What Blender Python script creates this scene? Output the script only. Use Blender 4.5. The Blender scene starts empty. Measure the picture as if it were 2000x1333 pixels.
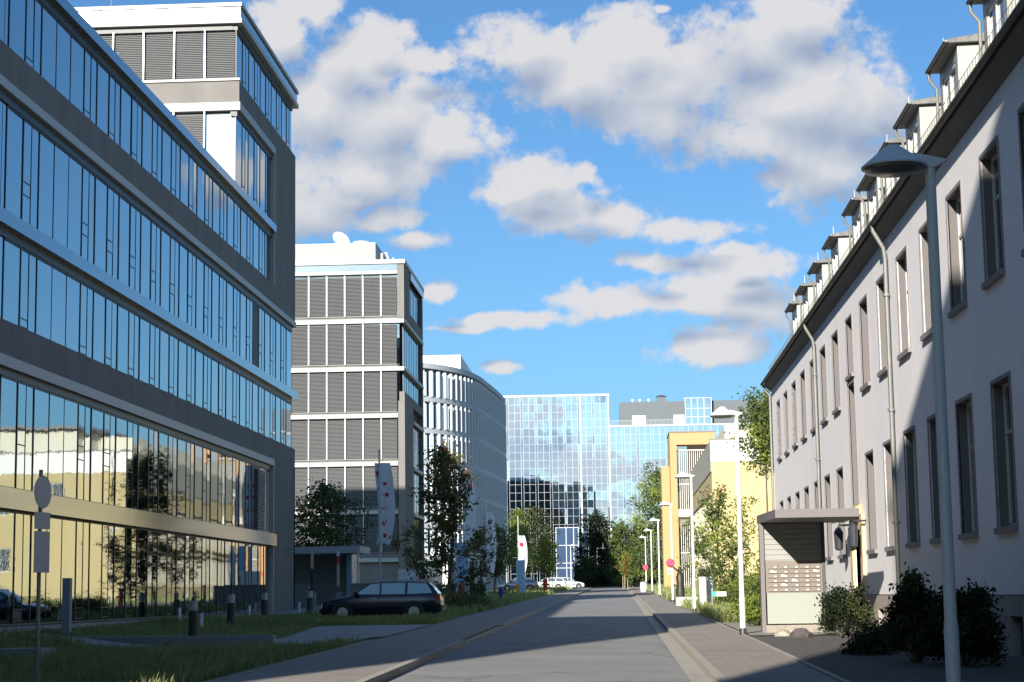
import bpy, math, random
import numpy as np
from mathutils import Vector, Matrix
R = math.radians
SC = bpy.context.scene
COL = SC.collection
random.seed(7)
rng = np.random.default_rng(7)

# ------------------------------------------------------------------ camera
FPX = 3600.0
d1 = Vector((208, -493.5, -FPX)).normalized()        # street direction (+Y) in camera axes
up = Vector((-0.0145, 1.0, 0.0)); up.z = -(up.x*d1.x + up.y*d1.y)/d1.z
up.normalize(); rt = d1.cross(up).normalized()
cam = bpy.data.cameras.new('camera'); cam.sensor_width = 36; cam.lens = 36*FPX/2000
cam.clip_start = 0.1; cam.clip_end = 5000
cam_o = bpy.data.objects.new('camera', cam); COL.objects.link(cam_o)
EYE = 1.5
cam_o.matrix_world = Matrix(((rt.x, rt.y, rt.z, 0), (d1.x, d1.y, d1.z, 0), (up.x, up.y, up.z, EYE), (0, 0, 0, 1)))
SC.camera = cam_o

# ------------------------------------------------------------------ world, sun, exposure
SUN_DIR = Vector((-0.27, -0.963, 0.375)).normalized()      # towards the sun
W = bpy.data.worlds.new('World'); SC.world = W; W.use_nodes = True
nt = W.node_tree; nt.nodes.clear()
def nd(tree, typ, **kw):
    n = tree.nodes.new(typ)
    for k, v in kw.items(): setattr(n, k, v)
    return n
def mth(tree, op, a, b=None, c=None, clamp=False):
    n = tree.nodes.new('ShaderNodeMath'); n.operation = op; n.use_clamp = clamp
    for i, v in enumerate((a, b, c)):
        if v is None: continue
        if isinstance(v, (int, float)): n.inputs[i].default_value = v
        else: tree.links.new(v, n.inputs[i])
    return n.outputs[0]
def vmth(tree, op, a, b=None, c=None, out=0):
    n = tree.nodes.new('ShaderNodeVectorMath'); n.operation = op
    for i, v in enumerate((a, b, c)):
        if v is None: continue
        if isinstance(v, (tuple, list)): n.inputs[i].default_value = v
        elif isinstance(v, (int, float)): n.inputs[3].default_value = v
        else: tree.links.new(v, n.inputs[i])
    return n.outputs[out]
SKY_STR = 0.096
tc = nd(nt, 'ShaderNodeTexCoord')
sky = nd(nt, 'ShaderNodeTexSky', sky_type='NISHITA', sun_disc=False)
sky.sun_elevation = math.asin(SUN_DIR.z); sky.sun_rotation = math.atan2(SUN_DIR.x, SUN_DIR.y)
sky.altitude = 200; sky.air_density = 1.0; sky.dust_density = 1.4; sky.ozone_density = 3.6
sep = nd(nt, 'ShaderNodeSeparateXYZ'); nt.links.new(tc.outputs['Generated'], sep.inputs[0])
X_, Y_, Z_ = sep.outputs
ay = mth(nt, 'MAXIMUM', mth(nt, 'ABSOLUTE', Y_), 0.05)
U = mth(nt, 'DIVIDE', X_, ay); V = mth(nt, 'DIVIDE', Z_, ay)
# behind the viewer the same plane is shifted so that other clouds stand there
back = mth(nt, 'LESS_THAN', Y_, 0.0)
U = mth(nt, 'ADD', U, mth(nt, 'MULTIPLY', back, 0.02)); V = mth(nt, 'ADD', V, mth(nt, 'MULTIPLY', back, 0.135))
cmb = nd(nt, 'ShaderNodeCombineXYZ'); nt.links.new(U, cmb.inputs[0]); nt.links.new(V, cmb.inputs[1]); nt.links.new(back, cmb.inputs[2])
P0 = cmb.outputs[0]
def noise(vec, scale, detail, rough=0.55, color=False):
    n = nd(nt, 'ShaderNodeTexNoise', noise_dimensions='3D'); n.inputs['Scale'].default_value = scale
    n.inputs['Detail'].default_value = detail; n.inputs['Roughness'].default_value = rough
    nt.links.new(vec, n.inputs['Vector']); return n.outputs[1 if color else 0]
# cloud masses as seen from the street: tangent of azimuth, tangent of height, and their half extents
BL = [(-0.1847,0.3139,0.0233,0.0233),(-0.1396,0.2990,0.0327,0.0264),(-0.1642,0.2716,0.0389,0.0342),(-0.1267,0.2676,0.0436,0.0311),(-0.0931,0.2548,0.0342,0.0187),(-0.1426,0.2372,0.0591,0.0233),(-0.1685,0.2189,0.0373,0.0218),(-0.1227,0.2090,0.0202,0.0087),(-0.1005,0.2993,0.0233,0.0087),(-0.1308,0.3136,0.0249,0.0124),(-0.1628,0.3296,0.0156,0.0140),(-0.0471,0.3035,0.0436,0.0171),(-0.0159,0.2863,0.0467,0.0233),(0.0130,0.3016,0.0342,0.0218),(0.0409,0.2802,0.0529,0.0342),(0.0784,0.3010,0.0467,0.0311),(0.1045,0.3179,0.0327,0.0218),(0.1086,0.2737,0.0560,0.0327),(0.1334,0.2613,0.0358,0.0280),(0.0824,0.2498,0.0529,0.0156),(0.1211,0.2328,0.0373,0.0249),(0.0262,0.2601,0.0373,0.0140),(0.1449,0.2697,0.0218,0.0187),(-0.0425,0.2315,0.0327,0.0149),(-0.0569,0.2217,0.0187,0.0093),(-0.0301,0.2109,0.0358,0.0180),(-0.0005,0.2058,0.0264,0.0109),(0.0387,0.1985,0.0358,0.0075),(-0.0169,0.2337,0.0124,0.0093),(0.0200,0.1803,0.0202,0.0062),(0.0717,0.1768,0.0342,0.0112),(0.0588,0.1657,0.0467,0.0106),(0.0376,0.1577,0.0529,0.0081),(-0.0015,0.1586,0.0296,0.0100),(-0.0523,0.1498,0.0404,0.0047),(-0.0833,0.1463,0.0187,0.0028),(0.0537,0.1333,0.0342,0.0118),(0.0849,0.1538,0.0280,0.0187),(0.0664,0.1854,0.0187,0.0056),(-0.0953,0.1685,0.0131,0.0062),(-0.0633,0.1240,0.0112,0.0037),(-0.1056,0.1955,0.0187,0.0062),(-0.1427,0.2191,0.0187,0.0062),(0.2075,0.2361,0.0187,0.0187),(0.2182,0.0674,0.0373,0.0187),(0.2447,0.0588,0.0467,0.0218),(0.0306,0.3232,0.0062,0.0031)]
def dens(vec):
    wv = noise(vec, 13.0, 3.0, 0.6, color=True)
    wv = vmth(nt, 'SUBTRACT', wv, (0.5, 0.5, 0.5))
    wp = vmth(nt, 'MULTIPLY_ADD', wv, (0.022, 0.016, 0.0), vec)
    cur = None
    for (u0, v0, a, b) in BL:
        sa = 1.0/a; sb = 1.0/b
        q = vmth(nt, 'MULTIPLY_ADD', wp, (sa, sb, 0.0), (-u0*sa, -v0*sb, 0.0))
        L = vmth(nt, 'LENGTH', q, out=1)
        if cur is None: cur = L
        else:
            n = nd(nt, 'ShaderNodeMath', operation='SMOOTH_MIN'); nt.links.new(cur, n.inputs[0]); nt.links.new(L, n.inputs[1]); n.inputs[2].default_value = 0.25
            cur = n.outputs[0]
    f = noise(vec, 24.0, 7.0, 0.62)
    # density: inside of the mass minus noise
    dd = mth(nt, 'SUBTRACT', 1.20, cur)
    f2 = noise(vec, 70.0, 6.0, 0.6)
    dd = mth(nt, 'ADD', dd, mth(nt, 'MULTIPLY', mth(nt, 'SUBTRACT', f2, 0.5), 1.5))
    fs = noise(vec, 17.0, 3.5, 0.55)
    smooth = mth(nt, 'ADD', mth(nt, 'SUBTRACT', 1.13, cur), mth(nt, 'MULTIPLY', mth(nt, 'SUBTRACT', fs, 0.5), 2.2))
    return mth(nt, 'ADD', dd, mth(nt, 'MULTIPLY', mth(nt, 'SUBTRACT', f, 0.5), 2.1)), smooth
D0, S0 = dens(P0)
P1 = vmth(nt, 'ADD', P0, (-0.007, 0.019, 0.0))
_, D1 = dens(P1)
mr = nd(nt, 'ShaderNodeMapRange', interpolation_type='SMOOTHSTEP'); mr.inputs[1].default_value = 0.0; mr.inputs[2].default_value = 0.62
nt.links.new(D0, mr.inputs[0])
alpha = mr.outputs[0]
sh = mth(nt, 'SUBTRACT', mth(nt, 'MULTIPLY_ADD', D0, 0.30, mth(nt, 'MULTIPLY', S0, 0.70)), D1)
thick = mth(nt, 'MULTIPLY', mth(nt, 'MAXIMUM', mth(nt, 'SUBTRACT', D1, 0.25), 0.0), 0.42)
lit = mth(nt, 'SUBTRACT', mth(nt, 'MULTIPLY_ADD', sh, 0.62, 0.76), thick, clamp=True)
cr = nd(nt, 'ShaderNodeValToRGB'); e = cr.color_ramp.elements
k = 1.0/SKY_STR
e[0].position = 0.0; e[0].color = (0.20*k, 0.24*k, 0.325*k, 1)
e[1].position = 1.0; e[1].color = (0.43*k, 0.425*k, 0.435*k, 1)
m_ = e.new(0.5); m_.color = (0.31*k, 0.335*k, 0.38*k, 1)
nt.links.new(lit, cr.inputs[0])
mx = nd(nt, 'ShaderNodeMix', data_type='RGBA')
nt.links.new(mth(nt, 'MULTIPLY', alpha, 0.96), mx.inputs[0])
tint = nd(nt, 'ShaderNodeMix', data_type='RGBA', blend_type='MULTIPLY'); tint.inputs[0].default_value = 1; tint.inputs[7].default_value = (0.50, 0.72, 0.86, 1)
nt.links.new(sky.outputs[0], tint.inputs[6]); nt.links.new(tint.outputs[2], mx.inputs[6])
clb = vmth(nt, 'SCALE', cr.outputs[0], None); clb.node.inputs[3].default_value = 1.0; nt.links.new(mth(nt, 'MULTIPLY_ADD', back, 0.75, 1.0), clb.node.inputs[3]); nt.links.new(clb, mx.inputs[7])   # clouds on the sun's side are brighter
bg = nd(nt, 'ShaderNodeBackground'); bg.inputs[1].default_value = SKY_STR
nt.links.new(mx.outputs[2], bg.inputs[0])
wo = nd(nt, 'ShaderNodeOutputWorld'); nt.links.new(bg.outputs[0], wo.inputs[0])
W.cycles.sampling_method = 'MANUAL'; W.cycles.sample_map_resolution = 512

sl = bpy.data.lights.new('sun', 'SUN'); sl.energy = 5.0; sl.angle = R(0.5); sl.color = (1.0, 0.92, 0.81)
so = bpy.data.objects.new('sun', sl); COL.objects.link(so)
so.rotation_euler = (-SUN_DIR).to_track_quat('-Z', 'Y').to_euler(); so.location = (-30, -60, 60)
VS = SC.view_settings; VS.view_transform = 'Standard'; VS.look = 'None'; VS.exposure = 0.82; VS.gamma = 1; VS.use_curve_mapping = False
SC.cycles.max_bounces = 7; SC.cycles.diffuse_bounces = 3; SC.cycles.glossy_bounces = 4; SC.cycles.caustics_reflective = False; SC.cycles.caustics_refractive = False

# ------------------------------------------------------------------ helpers
class MB:
    def __init__(s): s.v = []; s.f = []; s.m = []; s.mi = 0
    def poly(s, pts):
        n = len(s.v); s.v += [tuple(p) for p in pts]; s.f.append(tuple(range(n, n+len(pts)))); s.m.append(s.mi)
    def box(s, x0, x1, y0, y1, z0, z1):
        if x0 > x1: x0, x1 = x1, x0
        if y0 > y1: y0, y1 = y1, y0
        n = len(s.v)
        s.v += [(x0,y0,z0),(x1,y0,z0),(x1,y1,z0),(x0,y1,z0),(x0,y0,z1),(x1,y0,z1),(x1,y1,z1),(x0,y1,z1)]
        for q in ((0,3,2,1),(4,5,6,7),(0,1,5,4),(1,2,6,5),(2,3,7,6),(3,0,4,7)):
            s.f.append(tuple(n+i for i in q)); s.m.append(s.mi)
        return s
    def hexa(s, b, t):
        n = len(s.v); s.v += [tuple(p) for p in b] + [tuple(p) for p in t]
        for q in ((3,2,1,0),(4,5,6,7),(0,1,5,4),(1,2,6,5),(2,3,7,6),(3,0,4,7)):
            s.f.append(tuple(n+i for i in q)); s.m.append(s.mi)
        return s
    def prism(s, prof, axis, a0, a1):
        """extrude a 2-D outline along axis 'x','y','z' from a0 to a1"""
        def P(p, a):
            return {'x': (a, p[0], p[1]), 'y': (p[0], a, p[1]), 'z': (p[0], p[1], a)}[axis]
        n = len(s.v); k = len(prof)
        s.v += [P(p, a0) for p in prof] + [P(p, a1) for p in prof]
        for i in range(k):
            j = (i+1) % k; s.f.append((n+i, n+j, n+k+j, n+k+i)); s.m.append(s.mi)
        s.f.append(tuple(n+i for i in range(k))[::-1]); s.m.append(s.mi)
        s.f.append(tuple(n+k+i for i in range(k))); s.m.append(s.mi)
        return s
    def tube(s, pts, rads, seg=8, cap=True):
        pts = [Vector(p) for p in pts]
        if isinstance(rads, (int, float)): rads = [rads]*len(pts)
        rings = []
        for i, p in enumerate(pts):
            if i == 0: d = pts[1]-p
            elif i == len(pts)-1: d = p-pts[i-1]
            else: d = (pts[i+1]-pts[i-1])
            d.normalize()
            a = Vector((0,0,1)) if abs(d.z) < 0.9 else Vector((1,0,0))
            e1 = d.cross(a).normalized(); e2 = d.cross(e1).normalized()
            n = len(s.v)
            for k in range(seg):
                t = 2*math.pi*k/seg
                s.v.append(tuple(p + (e1*math.cos(t)+e2*math.sin(t))*rads[i]))
            rings.append(n)
        for a, b in zip(rings, rings[1:]):
            for k in range(seg):
                j = (k+1) % seg
                s.f.append((a+k, a+j, b+j, b+k)); s.m.append(s.mi)
        if cap:
            s.f.append(tuple(rings[0]+k for k in range(seg))[::-1]); s.m.append(s.mi)
            s.f.append(tuple(rings[-1]+k for k in range(seg))); s.m.append(s.mi)
        return s
    def lathe(s, prof, c, seg=20):
        rings = []
        for r, z in prof:
            n = len(s.v); rings.append(n)
            for k in range(seg):
                t = 2*math.pi*k/seg; s.v.append((c[0]+r*math.cos(t), c[1]+r*math.sin(t), c[2]+z))
        for a, b in zip(rings, rings[1:]):
            for k in range(seg):
                j = (k+1) % seg; s.f.append((a+k, a+j, b+j, b+k)); s.m.append(s.mi)
        s.f.append(tuple(rings[0]+k for k in range(seg))[::-1]); s.m.append(s.mi)
        s.f.append(tuple(rings[-1]+k for k in range(seg))); s.m.append(s.mi)
        return s
    def mesh(s, name, mats, off=(0,0,0), smooth=False):
        me = bpy.data.meshes.new(name)
        v = [(a-off[0], b-off[1], c-off[2]) for a, b, c in s.v]
        me.from_pydata(v, [], s.f)
        for m in (mats if isinstance(mats, (list, tuple)) else [mats]): me.materials.append(m)
        if any(s.m): me.polygons.foreach_set('material_index', s.m)
        if smooth:
            me.polygons.foreach_set('use_smooth', [True]*len(s.f))
            me.set_sharp_from_angle(angle=R(38))
        me.update(); return me
ORG = {}
def O(name, me, parent=None, loc=(0,0,0), rot=None, kind=None, label=None):
    o = bpy.data.objects.new(name, me); COL.objects.link(o); o.location = loc
    if rot: o.rotation_euler = rot
    if parent: o.parent = parent
    if kind: o['kind'] = kind
    if label: o['label'] = label
    return o
def thing(name, loc, label, cat, group=None, rz=0):
    o = bpy.data.objects.new(name, None); COL.objects.link(o); o.location = loc; o.rotation_euler = (0,0,rz)
    o.empty_display_size = 0.3
    o['label'] = label; o['category'] = cat
    if group: o['group'] = group
    ORG[o.name] = tuple(loc)
    return o
def part(name, mb, mats, parent, smooth=False, kind=None, label=None):
    """mb in world coordinates; parent is a thing (unrotated) or a part of it"""
    root = parent
    while root.parent: root = root.parent
    return O(name, mb.mesh(name, mats, ORG[root.name], smooth), parent, kind=kind, label=label)
def copy_tree(o, loc, rz=None, label=None, parent=None):
    c = o.copy(); COL.objects.link(c); c.parent = parent
    if loc is not None: c.location = loc
    if rz is not None: c.rotation_euler = (0,0,rz)
    if label: c['label'] = label
    for ch in list(o.children): copy_tree(ch, None, None, None, c)
    return c
def tag(o, label, cat, group=None):
    o['label'] = label; o['category'] = cat
    if group: o['group'] = group
    return o

MATS = {}
def mat(name, col, rough=0.7, metal=0.0, nscale=None, namt=0.15, bump=0.0, bscale=20.0, spec=0.5, col2=None, trans=0.0, stripes=None):
    if name in MATS: return MATS[name]
    m = bpy.data.materials.new(name); m.use_nodes = True; t = m.node_tree
    b = t.nodes['Principled BSDF']; b.inputs['Roughness'].default_value = rough; b.inputs['Metallic'].default_value = metal
    b.inputs['Specular IOR Level'].default_value = spec
    b.inputs['Base Color'].default_value = (*col, 1)
    geo = t.nodes.new('ShaderNodeNewGeometry')
    if nscale:
        n = t.nodes.new('ShaderNodeTexNoise'); n.inputs['Scale'].default_value = nscale; n.inputs['Detail'].default_value = 6; n.inputs['Roughness'].default_value = 0.65
        t.links.new(geo.outputs['Position'], n.inputs['Vector'])
        r = t.nodes.new('ShaderNodeValToRGB')
        c2 = col2 or tuple(max(0, c*(1-namt)) for c in col); c3 = col if col2 else tuple(min(1, c*(1+namt)) for c in col)
        r.color_ramp.elements[0].position = 0.3; r.color_ramp.elements[1].position = 0.7
        r.color_ramp.elements[0].color = (*c2, 1); r.color_ramp.elements[1].color = (*c3, 1)
        t.links.new(n.outputs[0], r.inputs[0]); t.links.new(r.outputs[0], b.inputs['Base Color'])
    if bump:
        n2 = t.nodes.new('ShaderNodeTexNoise'); n2.inputs['Scale'].default_value = bscale; n2.inputs['Detail'].default_value = 5
        t.links.new(geo.outputs['Position'], n2.inputs['Vector'])
        bp = t.nodes.new('ShaderNodeBump'); bp.inputs['Strength'].default_value = 1.0; bp.inputs['Distance'].default_value = bump
        t.links.new(n2.outputs[0], bp.inputs['Height']); t.links.new(bp.outputs[0], b.inputs['Normal'])
    if trans:
        b.inputs['Transmission Weight'].default_value = 0
        tr = t.nodes.new('ShaderNodeBsdfTranslucent'); ms = t.nodes.new('ShaderNodeMixShader'); ms.inputs[0].default_value = trans
        if nscale: t.links.new(r.outputs[0], tr.inputs[0])
        else: tr.inputs[0].default_value = (*col, 1)
        t.links.new(b.outputs[0], ms.inputs[1]); t.links.new(tr.outputs[0], ms.inputs[2])
        t.links.new(ms.outputs[0], t.nodes['Material Output'].inputs[0])
    MATS[name] = m; return m
def gz(y): return 0.0089*min(max(y, -60), 260)          # the street climbs gently away from the viewer
def sstep(a, b, x):
    t = min(max((x-a)/(b-a), 0.0), 1.0); return t*t*(3-2*t)
def ground(x, y):
    z = gz(y) + 0.09
    if x < -5.95 and y < 58: z -= 0.15*sstep(-5.95, -7.2, x)*(1-sstep(50, 57, y))
    if x < -11.0:
        t = sstep(-11.0, -15.0, x)
        z = z*(1-t) + t*max(z, 0.72)
    return z

concrete = mat('concrete', (0.20,0.19,0.18), 0.85, nscale=0.9, namt=0.07, bump=0.004, bscale=30)
darkframe = mat('dark_frame', (0.035,0.04,0.05), 0.45)
alu = mat('brushed_aluminium', (0.62,0.63,0.64), 0.38, 0.85)
alu_strip = mat('painted_metal_strip', (0.43,0.43,0.41), 0.5, 0.0)
bluestrip = mat('glazed_fascia', (0.22,0.27,0.31), 0.14, 0.8, bump=0.002, bscale=1.5)
def mirror(name, col, wav, wsc, rough=0.015):
    m = mat(name, col, rough, 1.0, bump=wav, bscale=wsc); return m
glass1 = mirror('office_glass', (0.31,0.365,0.385), 0.0024, 1.0)
glass4 = mirror('mirror_glass', (0.38,0.46,0.54), 0.003, 0.5)
whitepaint = mat('white_paint', (0.78,0.78,0.76), 0.5)
lampwhite = mat('lamp_white', (0.72,0.73,0.72), 0.35)
blind_m = mat('blind_slats', (0.205,0.21,0.215), 0.55, 0.3)
blackm = mat('black_rubber_and_void', (0.02,0.02,0.022), 0.6)
wall5 = mat('pale_render', (0.88,0.86,0.865), 0.9, nscale=0.35, namt=0.035, bump=0.003, bscale=45)
plinth_m = mat('plinth_render', (0.40,0.35,0.31), 0.9, nscale=0.8, namt=0.08)
greytrim = mat('grey_trim', (0.23,0.215,0.22), 0.8)
jambm = mat('window_jamb', (0.15,0.14,0.14), 0.85)
roofdark = mat('dark_tiles', (0.19,0.19,0.18), 0.7, nscale=5, namt=0.4)
zinc = mat('zinc', (0.55,0.56,0.52), 0.5, 0.35, nscale=2, namt=0.12)
yellow_m = mat('yellow_render', (0.53,0.43,0.225), 0.9, nscale=0.3, namt=0.04)
cream_m = mat('cream_render', (0.68,0.64,0.52), 0.9, nscale=0.4, namt=0.03)
orange_m = mat('orange_render', (0.52,0.31,0.15), 0.9, nscale=0.4, namt=0.04)
winglass = mat('window_glass', (0.05,0.06,0.07), 0.05, 0.0, spec=1.0)

def streaks(m, lo=0.90, zs=0.12):
    t = m.node_tree; b = t.nodes['Principled BSDF']; geo = t.nodes.new('ShaderNodeNewGeometry')
    sc = t.nodes.new('ShaderNodeVectorMath'); sc.operation = 'MULTIPLY'; sc.inputs[1].default_value = (1.1, 1.1, zs); t.links.new(geo.outputs['Position'], sc.inputs[0])
    n = t.nodes.new('ShaderNodeTexNoise'); n.inputs['Scale'].default_value = 1.0; n.inputs['Detail'].default_value = 4; t.links.new(sc.outputs[0], n.inputs['Vector'])
    mr = t.nodes.new('ShaderNodeMapRange'); mr.inputs[1].default_value = 0.35; mr.inputs[2].default_value = 0.6; mr.inputs[3].default_value = lo; mr.inputs[4].default_value = 1.0; t.links.new(n.outputs[0], mr.inputs[0])
    mx = t.nodes.new('ShaderNodeMix'); mx.data_type = 'RGBA'; mx.blend_type = 'MULTIPLY'; mx.inputs[0].default_value = 1
    src = b.inputs['Base Color'].links[0].from_socket
    t.links.new(src, mx.inputs[6]); t.links.new(mr.outputs[0], mx.inputs[7]); t.links.new(mx.outputs[2], b.inputs['Base Color'])
streaks(wall5, 0.965, 0.25); streaks(plinth_m, 0.8); streaks(concrete, 0.88); streaks(yellow_m, 0.93)
def warp(root, z0, c):
    """the upper storeys stand slightly taller: stretch every mesh of the thing above z0"""
    base = root.location.z; done = set()
    def go(o, off):
        for ch in o.children:
            oz = off + ch.location.z
            if ch.type == 'MESH' and ch.data.name not in done:
                done.add(ch.data.name)
                for v in ch.data.vertices:
                    zw = v.co.z + oz
                    if zw > z0: v.co.z += c*(zw-z0)**2
            go(ch, oz)
    go(root, base)
# ------------------------------------------------------------------ ground, road, pavements
def sheet(name, xs, ys, zf, m, smooth=True):
    nx, ny = len(xs), len(ys)
    v = [(x, y, zf(x, y)) for y in ys for x in xs]
    f = [(j*nx+i, j*nx+i+1, (j+1)*nx+i+1, (j+1)*nx+i) for j in range(ny-1) for i in range(nx-1)]
    me = bpy.data.meshes.new(name); me.from_pydata(v, [], f); me.materials.append(m)
    if smooth: me.polygons.foreach_set('use_smooth', [True]*len(f))
    return O(name, me, kind='structure')
XL, XR = -3.55, 1.30
YS = [-60, -30] + [i*3.0 for i in range(-8, 90)] + [262, 264, 266, 280, 300, 340]
grassground = mat('grass_ground', (0.20,0.22,0.10), 0.95, nscale=0.6, col2=(0.12,0.15,0.07), bump=0.05, bscale=9)
asphalt = mat('asphalt', (0.235,0.235,0.225), 0.9, nscale=0.45, namt=0.15, bump=0.004, bscale=60)
paving = mat('paving', (0.30,0.27,0.235), 0.9, nscale=0.7, namt=0.10, bump=0.003, bscale=40)
kerbm = mat('kerb_stone', (0.36,0.33,0.28), 0.85, nscale=3.0, namt=0.15)
mulch = mat('mulch', (0.10,0.09,0.08), 0.95, nscale=6, namt=0.4, bump=0.03, bscale=25)
lightpave = mat('light_paving', (0.36,0.36,0.34), 0.9, nscale=0.9, namt=0.08)
def add_joints(m, sx, sy, strength=0.35):
    t = m.node_tree; b = t.nodes['Principled BSDF']; geo = t.nodes.new('ShaderNodeNewGeometry')
    br = t.nodes.new('ShaderNodeTexBrick'); br.inputs['Scale'].default_value = 1.0
    br.inputs['Brick Width'].default_value = sx; br.inputs['Row Height'].default_value = sy
    br.inputs['Mortar Size'].default_value = 0.012; br.inputs['Color1'].default_value = (1,1,1,1); br.inputs['Color2'].default_value = (0.86,0.86,0.86,1)
    br.inputs['Mortar'].default_value = (1-strength,)*3 + (1,)
    t.links.new(geo.outputs['Position'], br.inputs['Vector'])
    mx = t.nodes.new('ShaderNodeMix'); mx.data_type = 'RGBA'; mx.blend_type = 'MULTIPLY'; mx.inputs[0].default_value = 1
    src = b.inputs['Base Color'].links[0].from_socket
    t.links.new(src, mx.inputs[6]); t.links.new(br.outputs[0], mx.inputs[7]); t.links.new(mx.outputs[2], b.inputs['Base Color'])
add_joints(paving, 0.5, 0.25); add_joints(lightpave, 0.6, 0.4, 0.3)
def asphalt_wear(m):
    t = m.node_tree; b = t.nodes['Principled BSDF']; geo = t.nodes.new('ShaderNodeNewGeometry')
    vo = t.nodes.new('ShaderNodeTexVoronoi'); vo.feature = 'DISTANCE_TO_EDGE'; vo.inputs['Scale'].default_value = 0.16
    nz = t.nodes.new('ShaderNodeTexNoise'); nz.inputs['Scale'].default_value = 1.1; nz.inputs['Detail'].default_value = 5
    t.links.new(geo.outputs['Position'], nz.inputs['Vector'])
    ad = t.nodes.new('ShaderNodeVectorMath'); ad.operation = 'ADD'; t.links.new(geo.outputs['Position'], ad.inputs[0]); t.links.new(nz.outputs[1], ad.inputs[1])
    t.links.new(ad.outputs[0], vo.inputs['Vector'])
    mr = t.nodes.new('ShaderNodeMapRange'); mr.inputs[1].default_value = 0.0; mr.inputs[2].default_value = 0.012; mr.inputs[3].default_value = 0.62; mr.inputs[4].default_value = 1.0
    t.links.new(vo.outputs[0], mr.inputs[0])
    mx = t.nodes.new('ShaderNodeMix'); mx.data_type = 'RGBA'; mx.blend_type = 'MULTIPLY'; mx.inputs[0].default_value = 1
    src = b.inputs['Base Color'].links[0].from_socket
    t.links.new(src, mx.inputs[6]); t.links.new(mr.outputs[0], mx.inputs[7]); t.links.new(mx.outputs[2], b.inputs['Base Color'])
asphalt_wear(asphalt)
gx = [-900,-400,-150,-60,-30,-20,-17,-15.5,-14.5,-13.5,-12.5,-11.5,-10.5,-9.5,-8.5,-7.5,-6,XL-0.16,XL-0.15,0,XR+0.15,XR+0.16,3,6.5,12,40,150,400,900]
sheet('garden_path', [-16.5,-15.5,-14.5,-13.5,-12.5,-11.5,-10.5,-9.5,-8.5], [43.6,44.6,45.8], lambda x, y: ground(x, y)+0.02, lightpave)
def gzf(x, y):
    if XL-0.155 < x < XR+0.155: return gz(y)-0.12
    return ground(x, y)
sheet('ground', gx, [-700,-300,-120] + YS + [420, 600, 900, 1500, 2500], gzf, grassground)
sheet('road', [XL, -1.1, XR], [y for y in YS if y <= 266], lambda x, y: gz(y) + 0.02 - 0.012*abs(x+1.1), asphalt)
sheet('road_crossing', [-60, XL, XR, 60], [252, 262], lambda x, y: gz(y) + 0.105, asphalt)
def kerb(name, x0, x1, y0, y1, h):
    mb = MB(); y = y0
    while y < y1:
        ye = min(y+1.0, y1)
        b = [(x0,y,gz(y)-0.1),(x1,y,gz(y)-0.1),(x1,ye-0.012,gz(ye)-0.1),(x0,ye-0.012,gz(ye)-0.1)]
        t = [(x0,y,gz(y)+h),(x1,y,gz(y)+h),(x1,ye-0.012,gz(ye)+h),(x0,ye-0.012,gz(ye)+h)]
        mb.hexa(b, t); y += 1.0
    return O(name, mb.mesh(name, kerbm), kind='structure')
kerb('kerb', XL-0.14, XL, -20, 43, 0.115); kerb('kerb', XL-0.14, XL, 43, 57, 0.05); kerb('kerb', XL-0.14, XL, 57, 250, 0.115)
kerb('kerb', XR, XR+0.14, -20, 250, 0.115)
sheet('gutter_strip', [XR-0.30, XR-0.003], [y for y in YS if y <= 250], lambda x, y: gz(y)+0.012, kerbm)
sheet('right_pavement', [XR+0.145, 2.86], [y for y in YS if y <= 252], lambda x, y: gz(y)+0.10, paving)
kerb('pavement_edge', 2.865, 2.95, -20, 60, 0.125)
sheet('left_pavement', [-5.8, XL-0.145], [y for y in YS if y <= 252], lambda x, y: gz(y)+0.10, paving)
kerb('pavement_edge', -5.88, -5.805, -20, 43, 0.11)
sheet('driveway', [-9.2,-8.5,-7.5,-6.6,-6,-5.80], [45.9+i*1.2 for i in range(11)], lambda x, y: ground(x, y)+0.03, lightpave)
sheet('planting_bed', [2.955, 4, 6.49], [-20+3*i for i in range(22)], lambda x, y: gz(y)+0.105, mulch)
sheet('forecourt_paving', [3.0, 4.6, 6.3], [43, 46, 49, 52, 55], lambda x, y: gz(y)+0.125, paving)
sheet('front_paving', [-16.0,-15.5,-14.5,-13.2], [60+i*3 for i in range(13)], lambda x, y: ground(x, y)+0.03, lightpave)
sheet('yard', [-40,-30,-20,-15.5,-14.5,-13.5,-12.5,-11.5,-10.5,-9.5,-8.5], [100+i*4 for i in range(8)], lambda x, y: ground(x, y)+0.02, lightpave)

# ------------------------------------------------------------------ generic facade pieces
def wall_holes(mb, P, U0, U1, Z0, Z1, holes, depth, nin):
    """wall plane with openings. P(u, z, d) gives a point; d is depth inwards."""
    us = sorted({U0, U1, *[h[0] for h in holes], *[h[1] for h in holes]})
    zs = sorted({Z0, Z1, *[h[2] for h in holes], *[h[3] for h in holes]})
    for i in range(len(us)-1):
        run = None
        for j in range(len(zs)-1):
            uc, zc = (us[i]+us[i+1])/2, (zs[j]+zs[j+1])/2
            inside = any(h[0] < uc < h[1] and h[2] < zc < h[3] for h in holes)
            if not inside:
                mb.poly([P(us[i],zs[j],0),P(us[i+1],zs[j],0),P(us[i+1],zs[j+1],0),P(us[i],zs[j+1],0)])
    for (a, b, c, d) in holes:
        mb.poly([P(a,c,0),P(a,d,0),P(a,d,depth),P(a,c,depth)]); mb.poly([P(b,c,0),P(b,c,depth),P(b,d,depth),P(b,d,0)])
        mb.poly([P(a,c,0),P(a,c,depth),P(b,c,depth),P(b,c,0)]); mb.poly([P(a,d,0),P(b,d,0),P(b,d,depth),P(a,d,depth)])

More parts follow.
